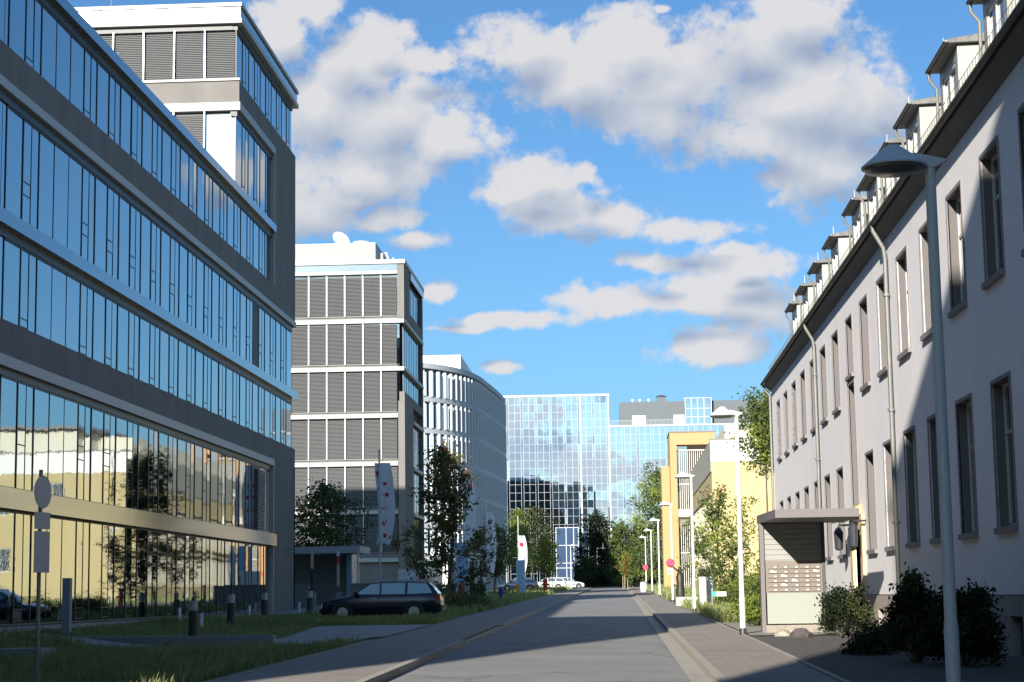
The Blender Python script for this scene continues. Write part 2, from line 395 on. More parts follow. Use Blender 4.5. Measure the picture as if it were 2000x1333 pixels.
def join_merge(name, items, parent, mats):
    """many placed copies as one 'stuff' part"""
    vs, fs, ms = [], [], []
    for me, M in items:
        n = len(vs)
        vs += [tuple(M @ v.co) for v in me.vertices]
        for p in me.polygons: fs.append(tuple(n+i for i in p.vertices)); ms.append(p.material_index)
    me = bpy.data.meshes.new(name); me.from_pydata(vs, [], fs)
    for m in mats: me.materials.append(m)
    me.polygons.foreach_set('material_index', ms)
    return O(name, me, parent, kind='stuff')

# glazing unit facing +X: origin on the glass plane, runs along +Y
def unit(name, bays, h, gm, fm=darkframe, tilt=0.0035, seam=False, sw=0.024, deep=0.022, dark=None, tz=(0.04,0.14)):
    """bays: list of (width, kind) kind P plain / S split with small casement"""
    fr, gl = MB(), MB(); gl.mi = 0
    y = 0
    fr.box(-0.02, deep, -sw, sw, 0, h)
    fr.box(-0.02, 0.03, 0, sum(b[0] for b in bays), 0, 0.05); fr.box(-0.02, 0.03, 0, sum(b[0] for b in bays), h-0.05, h)
    def pane(y0, y1, z0, z1, m=0):
        a, b = random.uniform(-tilt, tilt), random.uniform(-tilt, tilt)
        gl.mi = m; gl.poly([(a,y0,z0),(-a+b*.5,y1,z0),(-a-b*.5,y1,z1),(a-b,y0,z1)])
    for i, (w, k) in enumerate(bays):
        if i:
            s_ = 0.012 if seam else sw
            fr.box(-0.02, deep if not seam else 0.012, y-s_, y+s_, 0, h)
        m = 1 if (dark is not None and i in dark) else 0
        if k == 'P': pane(y, y+w, 0, h, m)
        else:
            fr.box(-0.02, 0.012, y+w*.52-0.013, y+w*.52+0.013, 0, h)
            fr.box(-0.01, 0.012, y+0.03, y+w*.5, h*tz[0]-0.015, h*tz[0]+0.015)
            fr.box(-0.01, 0.012, y+0.03, y+w*.5, h*tz[1]-0.015, h*tz[1]+0.015)
            pane(y, y+w*.52, 0, h*tz[0], m); pane(y, y+w*.52, h*tz[1], h, m); pane(y, y+w*.52, h*tz[0], h*tz[1], m); pane(y+w*.52, y+w, 0, h)
        y += w
    return fr.mesh(name, fm), gl.mesh('glass', [gm, blackm])
def put_unit(ms, parent, loc, rot=None, name='window'):
    w = O(name, ms[0], parent, loc, rot); O('glass', ms[1], w); return w
def slats(w, h, pitch=0.10, dep=0.07, axis='y'):
    mb = MB(); n = int(h/pitch)
    for i in range(n):
        z = (i+0.5)*pitch
        mb.poly([(0.0,0.015,z-0.032),(0.0,w-0.015,z-0.032),(-dep,w-0.015,z+0.036),(-dep,0.015,z+0.036)])
    mb.box(-dep-0.01, 0.005, 0.01, w-0.01, -0.03, 0.012)
    return mb

# ================================================================== 1 glass-fronted office block, left
XF = -16.1
b1 = thing('office_building', (XF, 45, 0.8), 'long grey office block with blue mirror ribbon windows filling the left side of the street', 'building')
L1 = ORG[b1.name]
mb = MB()
mb.box(-34, XF-0.45, -12, 91.6, 0.0, 18.6)
mb.box(-34, XF-0.45, 77.95, 91.6, 18.6, 26.4); mb.box(-34, XF-0.45, -12, 2, 18.6, 26.4)
part('core', mb, mat('dark_core', (0.05,0.055,0.06), 0.8), b1)
mb = MB()
def seams(z0, z1, y0, y1, step=4.3):       # concrete panels butted with a fine gap
    y = y0
    while y < y1-0.01:
        ye = min(y+step, y1); mb.box(XF-0.45, XF, y+0.006, ye-0.006, z0, z1); y = ye
seams(8.0, 8.94, -12, 91.9); seams(15.28, 16.22, -12, 91.9)
for a, b in ((0.3,3.9),(3.9,8.0),(16.22,19.9),(19.9,23.46)): mb.box(XF-0.45, XF, 86.12, 91.9, a+0.006, b-0.006)
mb.box(XF-0.45, XF, -12, 1.9, 0.3, 7.994); mb.box(XF-0.45, XF, -12, 1.9, 16.226, 23.4)
# tower: front band, top band, north and rear
mb.box(-34.2, XF-0.452, 77.7, 77.949, 22.56, 23.46); mb.box(XF-0.45, XF, 77.7, 86.11, 22.56, 23.46)
mb.box(-34.2, XF, 91.601, 91.9, 0.3, 7.99) ; mb.box(-34.2, XF-0.452, 91.602, 91.9, 7.995, 26.3)
mb.box(-34.2, -34.0, -12.2, 91.6, 0.3, 18.95); mb.box(-34.2, XF-0.46, -12.2, -12.002, 0.3, 26.3); mb.box(-34.2, XF-0.46, 2.002, 2.2, 18.9, 26.3)
mb.box(XF-0.45, XF, -12.2, 2.2, 23.46, 26.5)
part('concrete_band', mb, concrete, b1)
part('base_kerb', MB().box(XF-0.6, XF+0.10, 2, 86, 0.45, 0.86), lightpave, b1)
mb = MB()
mb.box(XF-0.3, XF+0.05, -12, 86.1, 7.70, 7.998); mb.box(XF-0.3, XF+0.05, -12, 91.95, 15.02, 15.278)
mb.box(XF-0.3, XF+0.03, 85.98, 86.11, 16.222, 18.6); mb.box(XF-0.3, XF+0.03, 85.98, 86.11, 18.96, 22.2)
mb.box(XF-0.3, XF+0.03, 85.98, 86.11, 0.86, 3.94); mb.box(XF-0.3, XF+0.03, 85.98, 86.11, 4.52, 7.69)
mb.box(XF-0.3, XF+0.05, 77.64, 86.1, 22.22, 22.558); mb.box(-34, XF-0.302, 77.64, 77.95, 22.221, 22.557)
mb.box(-34, XF+0.03, 77.62, 77.90, 23.465, 23.56)
part('metal_strip', mb, alu_strip, b1)
mb = MB()
mb.box(XF-0.3, XF+0.12, -12, 91.97, 11.42, 11.80); mb.box(XF-0.3, XF+0.12, 2, 86.0, 18.62, 18.95)
mb.box(XF-0.3, XF+0.16, 2, 86.12, 3.95, 4.5)
part('glazed_fascia', mb, bluestrip, b1)
mb = MB(); mb.box(-34.25, XF-0.4, -12.25, 91.95, 18.6, 18.86)
part('roof', mb, mat('roof_gravel', (0.3,0.3,0.29), 0.9, nscale=3), b1)
mb = MB()
polished = mat('polished_fascia', (0.26,0.28,0.29), 0.10, 0.9, bump=0.002, bscale=1.0)
mb.box(-34.2, XF+0.06, 77.58, 92.02, 26.02, 26.52)
part('parapet', mb, polished, b1)
part('parapet_trim', MB().box(-34.3, XF+0.13, 77.5, 92.1, 25.83, 26.018), alu_strip, b1); part('parapet_trim', MB().box(-34.3, XF+0.13, 77.5, 92.1, 26.522, 26.68), alu_strip, b1)
part('parapet', MB().box(-34.3, XF+0.13, -12.4, 2.3, 26.52, 26.75), polished, b1)
mb = MB()                                   # shade in the gaps over the glazing, put in as dark boxes
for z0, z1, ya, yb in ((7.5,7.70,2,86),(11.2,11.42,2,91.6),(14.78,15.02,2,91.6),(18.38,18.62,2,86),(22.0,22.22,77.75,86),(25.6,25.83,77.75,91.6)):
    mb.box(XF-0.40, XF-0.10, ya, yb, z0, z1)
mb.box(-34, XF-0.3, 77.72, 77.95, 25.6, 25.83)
part('shadow_gap', mb, darkframe, b1)
def l1(x, y, z): return (x-L1[0], y-L1[1], z-L1[2])
XG = XF-0.16
A = 2.825
rows1 = [(0.88,3.94,2),(4.52,7.5,2),(8.94,11.2,1),(11.8,14.78,1),(16.22,18.38,2)]
TZ = [(0.04,0.14),(0.42,0.56),(0.04,0.14),(0.30,0.42),(0.04,0.14)]
for ri, (z0, z1, kd) in enumerate(rows1):
    h = z1-z0
    vs = [unit('window', [(A/2,'S'),(A/2,'P')], h, glass1, tz=TZ[ri]) for _ in range(3)]
    big = unit('window', [(1.43,'P'),(1.43,'P'),(1.43,'P')], h, glass1, seam=True)
    one = unit('window', [(1.42,'S')], h, glass1, tz=TZ[ri]); pl = unit('window', [(1.42,'P')], h, glass1)
    opn = unit('window', [(A/2,'S'),(A/2,'P')], h, glass1, dark=[1], tz=TZ[ri])  # open casement: a black pane stands in for the unlit room behind
    put_unit(pl, b1, l1(XG, 47.78, z0)); put_unit(one, b1, l1(XG, 49.2, z0)); put_unit(big, b1, l1(XG, 50.62, z0))
    n = 11 if kd == 2 else 13
    for i in range(n):
        ms = vs[i % 3]
        if ri == 3 and i == 9: ms = opn
        put_unit(ms, b1, l1(XG, 54.91+A*i, z0), (0,0,random.uniform(-.0012,.0012)))
items = []
for z0, z1, kd in rows1:
    mB = MB(); y = 2
    while y < 47.7:
        ye = min(y+1.42, 47.74); mB.box(XG-0.02, XG, y+0.02, ye-0.02, z0, z1); mB.mi = 0; y = ye
    items.append(mB)
allb = MB()
for m_ in items:
    n = len(allb.v); allb.v += m_.v; allb.f += [tuple(n+i for i in q) for q in m_.f]; allb.m += m_.m
w_ = part('window', allb, glass1, b1, kind='stuff')
for (z0, z1, ya, n) in ((18.96,22.0,77.75,3),(23.56,25.6,77.75,5)):
    vs = [unit('window', [(1.37,'P'),(1.37,'S')], z1-z0, glass1) for _ in range(2)]
    for i in range(n): put_unit(vs[i % 2], b1, l1(XG, ya+2.75*i, z0))
# tower front: bays with outside blinds between light posts
bl = slats(1.29, 2.06, 0.075, 0.055).mesh('blind', blind_m); bl2 = slats(1.29, 3.0, 0.075, 0.055).mesh('blind', blind_m)
pm = MB().box(-0.022, 0.022, -0.10, 0.04, 0, 2.06).mesh('post', alu); pm2 = MB().box(-0.022, 0.022, -0.10, 0.04, 0, 3.25).mesh('post', alu)
glf = unit('window', [(1.36,'P')], 2.1, glass1); glf2 = unit('window', [(1.36,'P')], 3.2, mat('corner_glass', (0.75,0.78,0.78), 0.03, 1.0, bump=0.001, bscale=1.0))
for i in range(6):
    x = XF-0.18-1.365*(i+1)
    put_unit(glf, b1, l1(x, 77.92, 23.56), (0,0,R(-90))); put_unit(glf2, b1, l1(x, 77.92, 18.96), (0,0,R(-90)))
    O('blind', bl, b1, l1(x+0.035, 77.84, 23.60), (0,0,R(-90))); 
    if i: O('blind', bl2, b1, l1(x+0.035, 77.84, 19.1), (0,0,R(-90)))
    O('post', pm, b1, l1(x, 77.80, 23.57)); O('post', pm2, b1, l1(x, 77.80, 18.97))
O('blind', slats(2.75, 2.9, 0.10, 0.05).mesh('blind', mat('tan_slats', (0.55,0.45,0.33), 0.6)), b1, l1(XG+0.13, 82.6, 4.56), (0,0,0))
mb = MB()
for x, y, z, h in ((-22.1,78.6,26.6,2.6),(-16.4,84.0,26.6,0.9),(-16.4,90.5,26.6,0.9),(-16.6,45.0,18.9,0.8),(-16.6,60.0,18.9,0.8)):
    mb.tube([(x,y,z),(x,y,z+h)], 0.02, 6)
part('lightning_rod', mb, alu, b1)

warp(b1, 8.94, 0.00268)
# ================================================================== 2 second office block of the same kind
Y2 = 138.0; X2 = -15.82
b2 = thing('office_block', (X2, Y2, 1.3), 'dark grey office tower with closed outside blinds and a white rooftop plant room', 'building')
L2 = ORG[b2.name]
def l2(x, y, z): return (x-L2[0], y-L2[1], z-L2[2])
mb = MB(); mb.box(-31, X2-0.4, Y2+0.4, 151.3, 0.5, 26.3); part('core', mb, MATS['dark_core'], b2)
flz = [(25.6,22.62),(22.02,19.0),(18.45,15.4),(14.85,11.8),(11.25,8.2),(7.6,4.8)]
mb = MB(); st = MB()
mb.box(X2-0.5, X2, Y2, Y2+4.0, 22.45, 26.45); mb.box(X2-0.5, X2, Y2, Y2+6.0, 1.0, 16.2)
mb.box(X2-0.4, X2, 151.1, 151.6, 1.0, 26.2); mb.box(-31, X2-0.401, 151.3, 151.6, 1, 26.3); mb.box(-31.2, -31, Y2, 151.6, 1, 26.3)
mb.box(X2-0.4, X2, Y2+4.0, 151.1, 22.45, 23.3); mb.box(X2-0.4, X2-0.0, Y2+0.02, 151.1, 16.21, 16.9)
mb.box(X2-0.4, X2, Y2+6.0, 151.1, 14.9, 15.2)
mb.box(-31, X2-0.51, Y2+0.35, Y2+0.5, 0.8, 4.8)
part('concrete_wall', mb, concrete, b2)
for z in (22.1,18.5,14.93,11.3,7.68,4.1):
    st.box(-31, X2-0.52 if z < 16 or z > 25 else X2-0.02, Y2-0.06, Y2+0.3, z, z+0.30)
    st.box(X2-0.3, X2+0.06, Y2+ (6.0 if z < 16 else 0.3), 151.5, z+0.02, z+0.27)
st.box(-31, X2-0.502, Y2-0.06, Y2+0.3, 25.72, 25.95)
part('metal_strip', st, alu_strip, b2)
mb = MB(); mb.box(-31, X2-0.51, Y2-0.02, Y2+0.3, 25.951, 26.44); mb.box(X2-0.3, X2+0.08, Y2+4.05, 151.8, 25.9, 26.43)
part('glazed_fascia', mb, bluestrip, b2)
mb = MB(); mb.box(-31.3, X2+0.10, Y2-0.15, 151.9, 26.45, 26.75); part('parapet', mb, alu_strip, b2)
mb = MB()
for z0, z1 in flz: mb.box(-31, X2-0.52, Y2+0.2, Y2+0.39, z1-0.55, z1-0.02)
part('spandrel', mb, mat('grey_spandrel', (0.16,0.16,0.155), 0.6), b2)
posts = [-17.60-1.385*i for i in range(9)]
for fi, (z1, z0) in enumerate(flz):
    h = z1-z0
    sm = slats(1.33, h, 0.10, 0.07).mesh('blind', blind_m); pmm = MB().box(-0.025, 0.025, -0.06, 0.06, 0, h+0.03).mesh('post', alu)
    sm0 = slats(1.16, h, 0.10, 0.07).mesh('blind', blind_m); gm_ = unit('window', [(1.385,'P')], h+0.3, glass1)
    for i, x in enumerate(posts[:7]):
        O('blind', sm, b2, l2(x-1.36, Y2+0.10, z0), (0,0,R(-90))).scale = (1,1,1)
        O('post', pmm, b2, l2(x, Y2+0.02, z0)); put_unit(gm_, b2, l2(x-1.385, Y2+0.32, z0-0.02), (0,0,R(-90)))
    O('blind', sm0, b2, l2(posts[0]+0.04, Y2+0.10, z0), (0,0,R(-90))); put_unit(gm_, b2, l2(posts[0]-0.01, Y2+0.32, z0-0.02), (0,0,R(-90)))
gs = {}
for (z0, z1, ya) in ((23.3,25.7,Y2+4.1),(18.8,22.05,Y2+0.6),(16.9,18.45,Y2+0.6),(11.6,14.85,Y2+6.1),(8.0,11.25,Y2+6.1),(4.4,7.6,Y2+6.1)):
    n = round((151.0-ya)/2.4); w = (151.0-ya)/n; u = unit('window', [(w/2,'P'),(w/2,'P')], z1-z0, glass1)
    for i in range(n): put_unit(u, b2, l2(X2-0.2, ya+w*i, z0))
mb = MB(); mb.box(-29.5, -18.4, Y2+3.2, Y2+10, 26.6, 28.6)
ribbed = mat('ribbed_metal', (0.32,0.32,0.32), 0.5, 0.1)
for i in range(34): mb.box(-29.5, -18.4, Y2+3.16, Y2+3.2, 26.66+i*0.056, 26.70+i*0.056)
part('plant_room', mb, ribbed, b2)
mb = MB(); mb.tube([(-18.0,Y2+4,26.7),(-18.0,Y2+4,27.9),(-17.7,Y2+4.2,28.0),(-17.5,Y2+4.3,27.4),(-17.5,Y2+4.3,26.7)], 0.12, 8)
mb.tube([(-17.1,Y2+4,26.7),(-17.1,Y2+4,27.6)], 0.06, 6); mb.box(-17.0,-16.6,Y2+4,Y2+5,26.75,27.1)
part('roof_pipe', mb, zinc, b2)

warp(b2, 18.0, 0.0039)
# satellite dish and mast on the plant room roof: things of their own
t = thing('satellite_dish', (-21.4, Y2+4.2, 29.02), 'white satellite dish standing on the rooftop plant room', 'dish')
mb = MB(); mb.lathe([(0.02,0.0),(0.35,0.05),(0.62,0.16),(0.75,0.30),(0.72,0.30),(0.3,0.10),(0.02,0.05)], (0,0,0), 20)
o = O('reflector', mb.mesh('reflector', whitepaint, smooth=True), t, (0,0,0.35), (R(62),0,R(40)))
part('mast', MB().tube([(-21.4,Y2+4.2,28.97),(-21.4,Y2+4.2,29.42)], 0.05, 8), alu, t)
t = thing('roof_antenna', (-20.9, Y2+4.6, 29.02), 'thin whip antenna rising from the rooftop plant room', 'antenna')
part('rod', MB().tube([(-20.9,Y2+4.6,28.97),(-20.9,Y2+4.6,31.6)], [0.03,0.015], 6), alu, t)
part('base', MB().box(-21.05,-20.75,Y2+4.45,Y2+4.75,28.97,29.17), zinc, t)
t = thing('roof_cowl', (-19.6, Y2+4.6, 29.02), 'low white vent cowl on the rooftop plant room', 'vent')
part('hood', MB().lathe([(0.9,0),(0.9,0.12),(0.65,0.38),(0.2,0.45)], (-19.7,Y2+4.6,28.97), 16), whitepaint, t, True)
part('flange', MB().box(-20.8,-18.6,Y2+4.0,Y2+5.2,28.98,29.08), whitepaint, t)

# ================================================================== 3 curved white building
b3 = thing('curved_building', (-22, 216, 1.9), 'white office building with a curved facade of upright fins', 'building')
L3 = ORG[b3.name]
ctrl = [(-34,211.6),(-30,211.7),(-26,212.8),(-22.6,215.2),(-20.0,219),(-18.2,224),(-17.1,230),(-16.5,238),(-15.85,248),(-15.5,258)]
def catmull(P, n=10):
    out = []
    Q = [P[0]]+P+[P[-1]]
    for i in range(1, len(Q)-2):
        for k in range(n):
            t_ = k/n; a,b,c,d = (np.array(Q[i+j-1], float) for j in range(4))
            out.append(0.5*((2*b)+(-a+c)*t_+(2*a-5*b+4*c-d)*t_**2+(-a+3*b-3*c+d)*t_**3))
    out.append(np.array(P[-1], float)); return np.array(out)
crv = catmull(ctrl)
seg = np.linalg.norm(np.diff(crv, axis=0), axis=1); cum = np.concatenate([[0], np.cumsum(seg)]); Ltot = cum[-1]
def at_s(s):
    i = min(np.searchsorted(cum, s, side='right')-1, len(seg)-1); i = max(i, 0)
    f_ = (s-cum[i])/seg[i]; p = crv[i]+(crv[i+1]-crv[i])*f_; d = (crv[i+1]-crv[i])/seg[i]
    return p, d, np.array([d[1], -d[0]])            # outward normal points right/towards street
NS = 60
def ribbon(mb, z0, z1, off0, off1):
    pts = [at_s(Ltot*i/NS) for i in range(NS+1)]
    for i in range(NS):
        (p,d,n_),(q,e_,m_) = pts[i], pts[i+1]
        a0, a1 = p+n_*off0, p+n_*off1; b0, b1_ = q+m_*off0, q+m_*off1
        mb.hexa([(a0[0],a0[1],z0),(a1[0],a1[1],z0),(b1_[0],b1_[1],z0),(b0[0],b0[1],z0)], [(a0[0],a0[1],z1),(a1[0],a1[1],z1),(b1_[0],b1_[1],z1),(b0[0],b0[1],z1)])
white3 = mat('white_cladding', (0.50,0.53,0.58), 0.6)
fin3 = mat('fin_white', (0.72,0.74,0.78), 0.6)
fz = [28.25, 24.3, 20.55, 16.85, 13.15, 9.4, 5.6]
for z in fz:
    mb = MB(); ribbon(mb, z, z+0.62, -0.3, 0.22); part('floor_band', mb, white3, b3)
mb = MB(); outl = [(float(at_s(Ltot*i/NS)[0][0]-at_s(Ltot*i/NS)[2][0]*0.5), float(at_s(Ltot*i/NS)[0][1]-at_s(Ltot*i/NS)[2][1]*0.5)) for i in range(NS+1)] + [(-24,260),(-40,260),(-40,211.9)]
mb.prism(outl, 'z', 1.0, 28.3); part('core', mb, mat('core_blue', (0.10,0.13,0.17), 0.7), b3)
mb = MB(); outl2 = [(float(at_s(Ltot*i/NS)[0][0]), float(at_s(Ltot*i/NS)[0][1])) for i in range(NS+1)] + [(-24,260.3),(-40.3,260.3),(-40.3,211.5)]
mb.prism(outl2, 'z', 28.31, 28.6); part('roof', mb, white3, b3)
fin = MB().box(-0.11, 0.11, -0.42, 0.0, 0, 3.2).mesh('fin', fin3)
nf = int(Ltot/1.30); finpos = []; k_ = 0; allfin = []
glass3 = mirror('curved_glass', (0.42,0.50,0.56), 0.001, 0.8)
w3 = MB(); w3.poly([(-0.62,0,0.02),(0.62,0,0.02),(0.62,0,3.1),(-0.62,0,3.1)]); w3.mi = 1; w3.box(-0.63,0.63,-0.04,0.01,0,0.1); w3.box(-0.63,0.63,-0.04,0.01,2.95,3.08); w3.box(-0.02,0.02,-0.03,0.01,0.1,2.95)
w3m = w3.mesh('window', [glass3, darkframe])
fins, wins = [], []
for i in range(nf):
    p, d, n_ = at_s((i+0.5)*1.30); ang = math.atan2(n_[0], -n_[1])
    for z in fz[1:]:
        zz = z+0.62; 
        fins.append((p[1], fin, Matrix.Translation((p[0]-L3[0], p[1]-L3[1], zz-L3[2])) @ Matrix.Rotation(ang, 4, 'Z') @ Matrix.Diagonal((1,1,(3.05)/3.2,1)) @ Matrix.Translation((0, 0.05, 0))))
    p, d, n_ = at_s(min((i+1.0)*1.30, Ltot-0.05)); ang = math.atan2(n_[0], -n_[1])
    for z in fz[1:]:
        wins.append((p[1], w3m, Matrix.Translation((p[0]-n_[0]*0.28-L3[0], p[1]-n_[1]*0.28-L3[1], z+0.62-L3[2])) @ Matrix.Rotation(ang+random.uniform(-.01,.01), 4, 'Z')))
def place(lst, name, parent, mats, vis):
    lst = sorted(lst, key=vis)
    for _, me, M in lst[:100]:
        o = O(name, me, parent); o.matrix_local = M
    if len(lst) > 100: join_merge(name, [(a[1], a[2]) for a in lst[100:]], parent, mats)
def vis3(a):
    x = a[2].translation.x + L3[0]; y = a[2].translation.y + L3[1]; z = a[2].translation.z
    px = 1208 + 3600*x/y
    return (0 if px > 825 else 1000) + abs(y-222) + (0 if z > 6 else 30)
place(fins, 'fin', b3, [fin3], vis3); place(wins, 'window', b3, [glass3, darkframe], vis3)
for i in range(0, nf, 4):
    p, d, n_ = at_s((i+0.5)*1.30); part('ground_column', MB().box(p[0]-0.3, p[0]+0.3, p[1]-0.3, p[1]+0.3, 1.5, 5.6), whitepaint, b3)
mb = MB(); mb.box(-27, -18.6, 222, 240, 28.6, 30.6); part('roof_housing', mb, whitepaint, b3)

# ================================================================== 4 mirror-glass building across the end
Y4 = 350.0
b4 = thing('mirror_glass_building', (-2, Y4, 2.3), 'wide mirror-glass office building closing the far end of the street', 'building')
L4 = ORG[b4.name]
mb = MB(); mb.box(-40, -1.9, Y4+0.3, Y4+25, 2, 38.9); mb.box(-1.9, 30, Y4+0.3, Y4+25, 2, 32.9); part('core', mb, MATS['core_blue'], b4)
mb = MB()
for x in (-40,-21.8,-7.3,-1.9): mb.box(x-0.16, x+0.16, Y4-0.15, Y4+0.3, 2.3, 39.0)
mb.box(-40, -1.7, Y4-0.2, Y4+0.3, 38.9, 39.3); mb.box(-1.73, 30, Y4-0.2, Y4+0.3, 32.9, 33.2); mb.box(-2.0, -1.74, Y4+0.3, Y4+25, 33, 39.2)
part('cladding', mb, alu_strip, b4)
white_bar = mat('white_bar', (0.52,0.54,0.56), 0.4)
def w4(): 
    g = MB(); 
    for i in range(2):
        for j in range(2):
            x0 = i*1.13; z0 = j*1.55; a, b, c = (random.uniform(-0.0025, 0.0025) for _ in range(3))
            g.mi = 0; g.poly([(x0+0.01,a,z0),(x0+1.12,b,z0),(x0+1.12,b+c,z0+1.54),(x0+0.01,a+c,z0+1.54)])
    a = random.uniform(-.003,.003); g.poly([(2.28,a,0),(2.72,-a,0),(2.72,-a,3.09),(2.28,a,3.09)])
    g.mi = 1
    for x in (0,1.13,2.26): g.box(x-0.022,x+0.022,-0.03,0.0,0,3.1)
    for z in (0,1.55): g.box(0,2.26,-0.025,0.0,z-0.02,z+0.02)
    return g.mesh('window', [glass4, white_bar])
w4s = [w4() for _ in range(12)]
l4 = []
for i in range(14):
    for j in range(12): l4.append((0, random.choice(w4s), Matrix.Translation((-40+2.722*i-L4[0], 0, 2.4+3.05*j-L4[2]))))
for i in range(11):
    for j in range(10): l4.append((0, random.choice(w4s), Matrix.Translation((-1.7+2.75*i-L4[0], 0, 2.4+3.05*j-L4[2]))))
def vis4(a):
    x = a[2].translation.x + L4[0]; z = a[2].translation.z + L4[2]; px = 1208 + 3600*x/Y4
    return (0 if (985 < px < 1310 and z > 9) else 100) + random.random()
place(l4, 'window', b4, [glass4, white_bar], vis4)
mb = MB(); grey_clad = mat('grey_cladding', (0.095,0.115,0.135), 0.6, nscale=1.0, namt=0.04)
mb.box(0.2, 12.6, Y4+3, Y4+20, 33, 37.9); mb.box(17.8, 31, Y4+3, Y4+20, 33, 37.9)
part('penthouse', mb, grey_clad, b4)
for x0, x1 in ((2.6,5.2),(10.5,12.6)): part('door', MB().box(x0,x1,Y4+2.96,Y4+3,33,35.3), mat('pale_panel',(0.5,0.52,0.53),0.6), b4)
mb = MB(); mb.box(12.65,17.8,Y4+1.5,Y4+18,33,38.4); part('stair_tower', mb, glass4, b4)
mb = MB()
for x in (12.7,13.9,15.1,16.3,17.7): mb.box(x-0.06,x+0.06,Y4+1.4,Y4+1.5,33,38.4)
for z in (33.1,34.7,36.3,38.3): mb.box(12.65,17.8,Y4+1.42,Y4+1.5,z-0.05,z+0.05)
part('glazing_bar', mb, white_bar, b4)
mb = MB()
for i in range(56): mb.tube([(-1.5+i*0.25,Y4+0.1,33.2),(-1.5+i*0.25,Y4+0.1,34.1)], 0.025, 4, False)
mb.tube([(-1.5,Y4+0.1,34.1),(12.3,Y4+0.1,34.1)], 0.04, 4)
part('railing', mb, white_bar, b4)
mb = MB(); 
for x in (2.8,4.2,5.9): mb.lathe([(0.12,0),(0.12,0.4),(0.28,0.55),(0.28,0.75),(0.05,0.9)], (x,Y4+6,37.9), 8)
part('roof_vent', mb, whitepaint, b4)
mb = MB(); mb.box(7.6,9.2,Y4+8,Y4+10,37.9,39.3); mb.box(6.4,10.6,Y4+8.5,Y4+9.5,37.9,38.4); mb.lathe([(0.9,0),(1.1,0.2),(0.3,0.5)], (8.4,Y4+9,39.3), 10); part('lift_housing', mb, grey_clad, b4)
mb = MB(); bluep = mat('blue_panels', (0.045,0.085,0.17), 0.2, 0.3)
mb.box(-12.2,-8.0,Y4-3,Y4-0.3,2.3,14.0); part('entrance_hall', mb, bluep, b4)
mb = MB()
for x in (-12.2,-10.3,-8.9,-8.0): mb.box(x-0.07,x+0.07,Y4-3.08,Y4-3,2.3,14.0)
for z in (13.9,10.6,7.3,6.4): mb.box(-12.2,-8.0,Y4-3.07,Y4-3,z-0.06,z+0.06)
part('entrance_frame', mb, white_bar, b4)
b4.location.x += 0.75
zinc5 = mat('weathered_zinc', (0.21,0.215,0.20), 0.55, 0.3, nscale=2, namt=0.15)
# ================================================================== 5 long plastered building, right
X5 = 6.5
b5 = thing('plastered_building', (X5, 45, 0.4), 'long pale plastered building with dark eaves and a row of dormers', 'building')
L5 = ORG[b5.name]
def l5(x, y, z): return (x-L5[0], y-L5[1], z-L5[2])
tips = [19.2,22.4,25.55,28.8,31.98,35.32,38.55,41.8,45.05,48.32,None,54.65,57.9,60.95,64.2,67.4,70.7,73.9]
WW = 1.45
holes = []; wins5 = []
for tp in tips:
    if tp is None: continue
    a, b = tp-0.02-WW, tp-0.02
    holes.append((a, b, 6.74, 8.93)); wins5.append((a, 6.74, 2.19))
    holes.append((a, b, 2.52, 4.96)); wins5.append((a, 2.52, 2.44))
stair = [(50.0, 7.35, 1.55), (50.0, 3.75, 3.35)]
for a, z, h in stair: holes.append((a, a+1.3, z, z+h))
holes.append((49.5, 51.2, 0.5, 3.1))                       # entrance
mb = MB(); P5 = lambda u, z, d: (X5+d, u, z)
wall_holes(mb, P5, 12, 76.3, 1.39, 9.8, [h for h in holes if h[2] > 1.4] + [(49.5,51.2,1.39,3.1)], 0.02, 1)
mb.poly([(X5,76.3,0),(X5+11,76.3,0),(X5+11,76.3,9.8),(X5+5.5,76.3,15.2),(X5,76.3,9.8)]); mb.poly([(X5,12,0),(X5,12,9.8),(X5+5.5,12,15.2),(X5+11,12,9.8),(X5+11,12,0)])
mb.poly([(X5+11,12,0),(X5+11,12,9.8),(X5+11,76.3,9.8),(X5+11,76.3,0)])
part('wall', mb, wall5, b5)
mb = MB()
for (a, b, c, d) in [h for h in holes if h[2] > 1.4]:
    e_ = 0.004; mb.box(X5+0.021,X5+0.34,a-0.05,a-e_+0.004,c-0.05,d+0.05); mb.box(X5+0.021,X5+0.34,b,b+0.05,c-0.05,d+0.05); mb.box(X5+0.021,X5+0.34,a,b,c-0.05,c); mb.box(X5+0.021,X5+0.34,a,b,d,d+0.05)
part('window_jambs', mb, jambm, b5, kind='stuff')
mb = MB(); ph = [(30.3,31.3,0.32,1.04),(46.0,46.9,0.45,1.04),(36.7,37.6,0.35,1.04),(49.5,51.2,0.3,1.37)]
wall_holes(mb, lambda u, z, d: (X5-0.04+d, u, z), 12, 76.32, -0.3, 1.37, ph, 0.25, 1); mb.poly([(X5-0.04,12,1.37),(X5-0.04,76.32,1.37),(X5+0.02,76.32,1.37),(X5+0.02,12,1.37)])
part('plinth', mb, plinth_m, b5)
mb = MB(); mb.box(X5+0.36, X5+10.8, 12.2, 76.1, 0, 9.9); part('core', mb, blackm, b5)
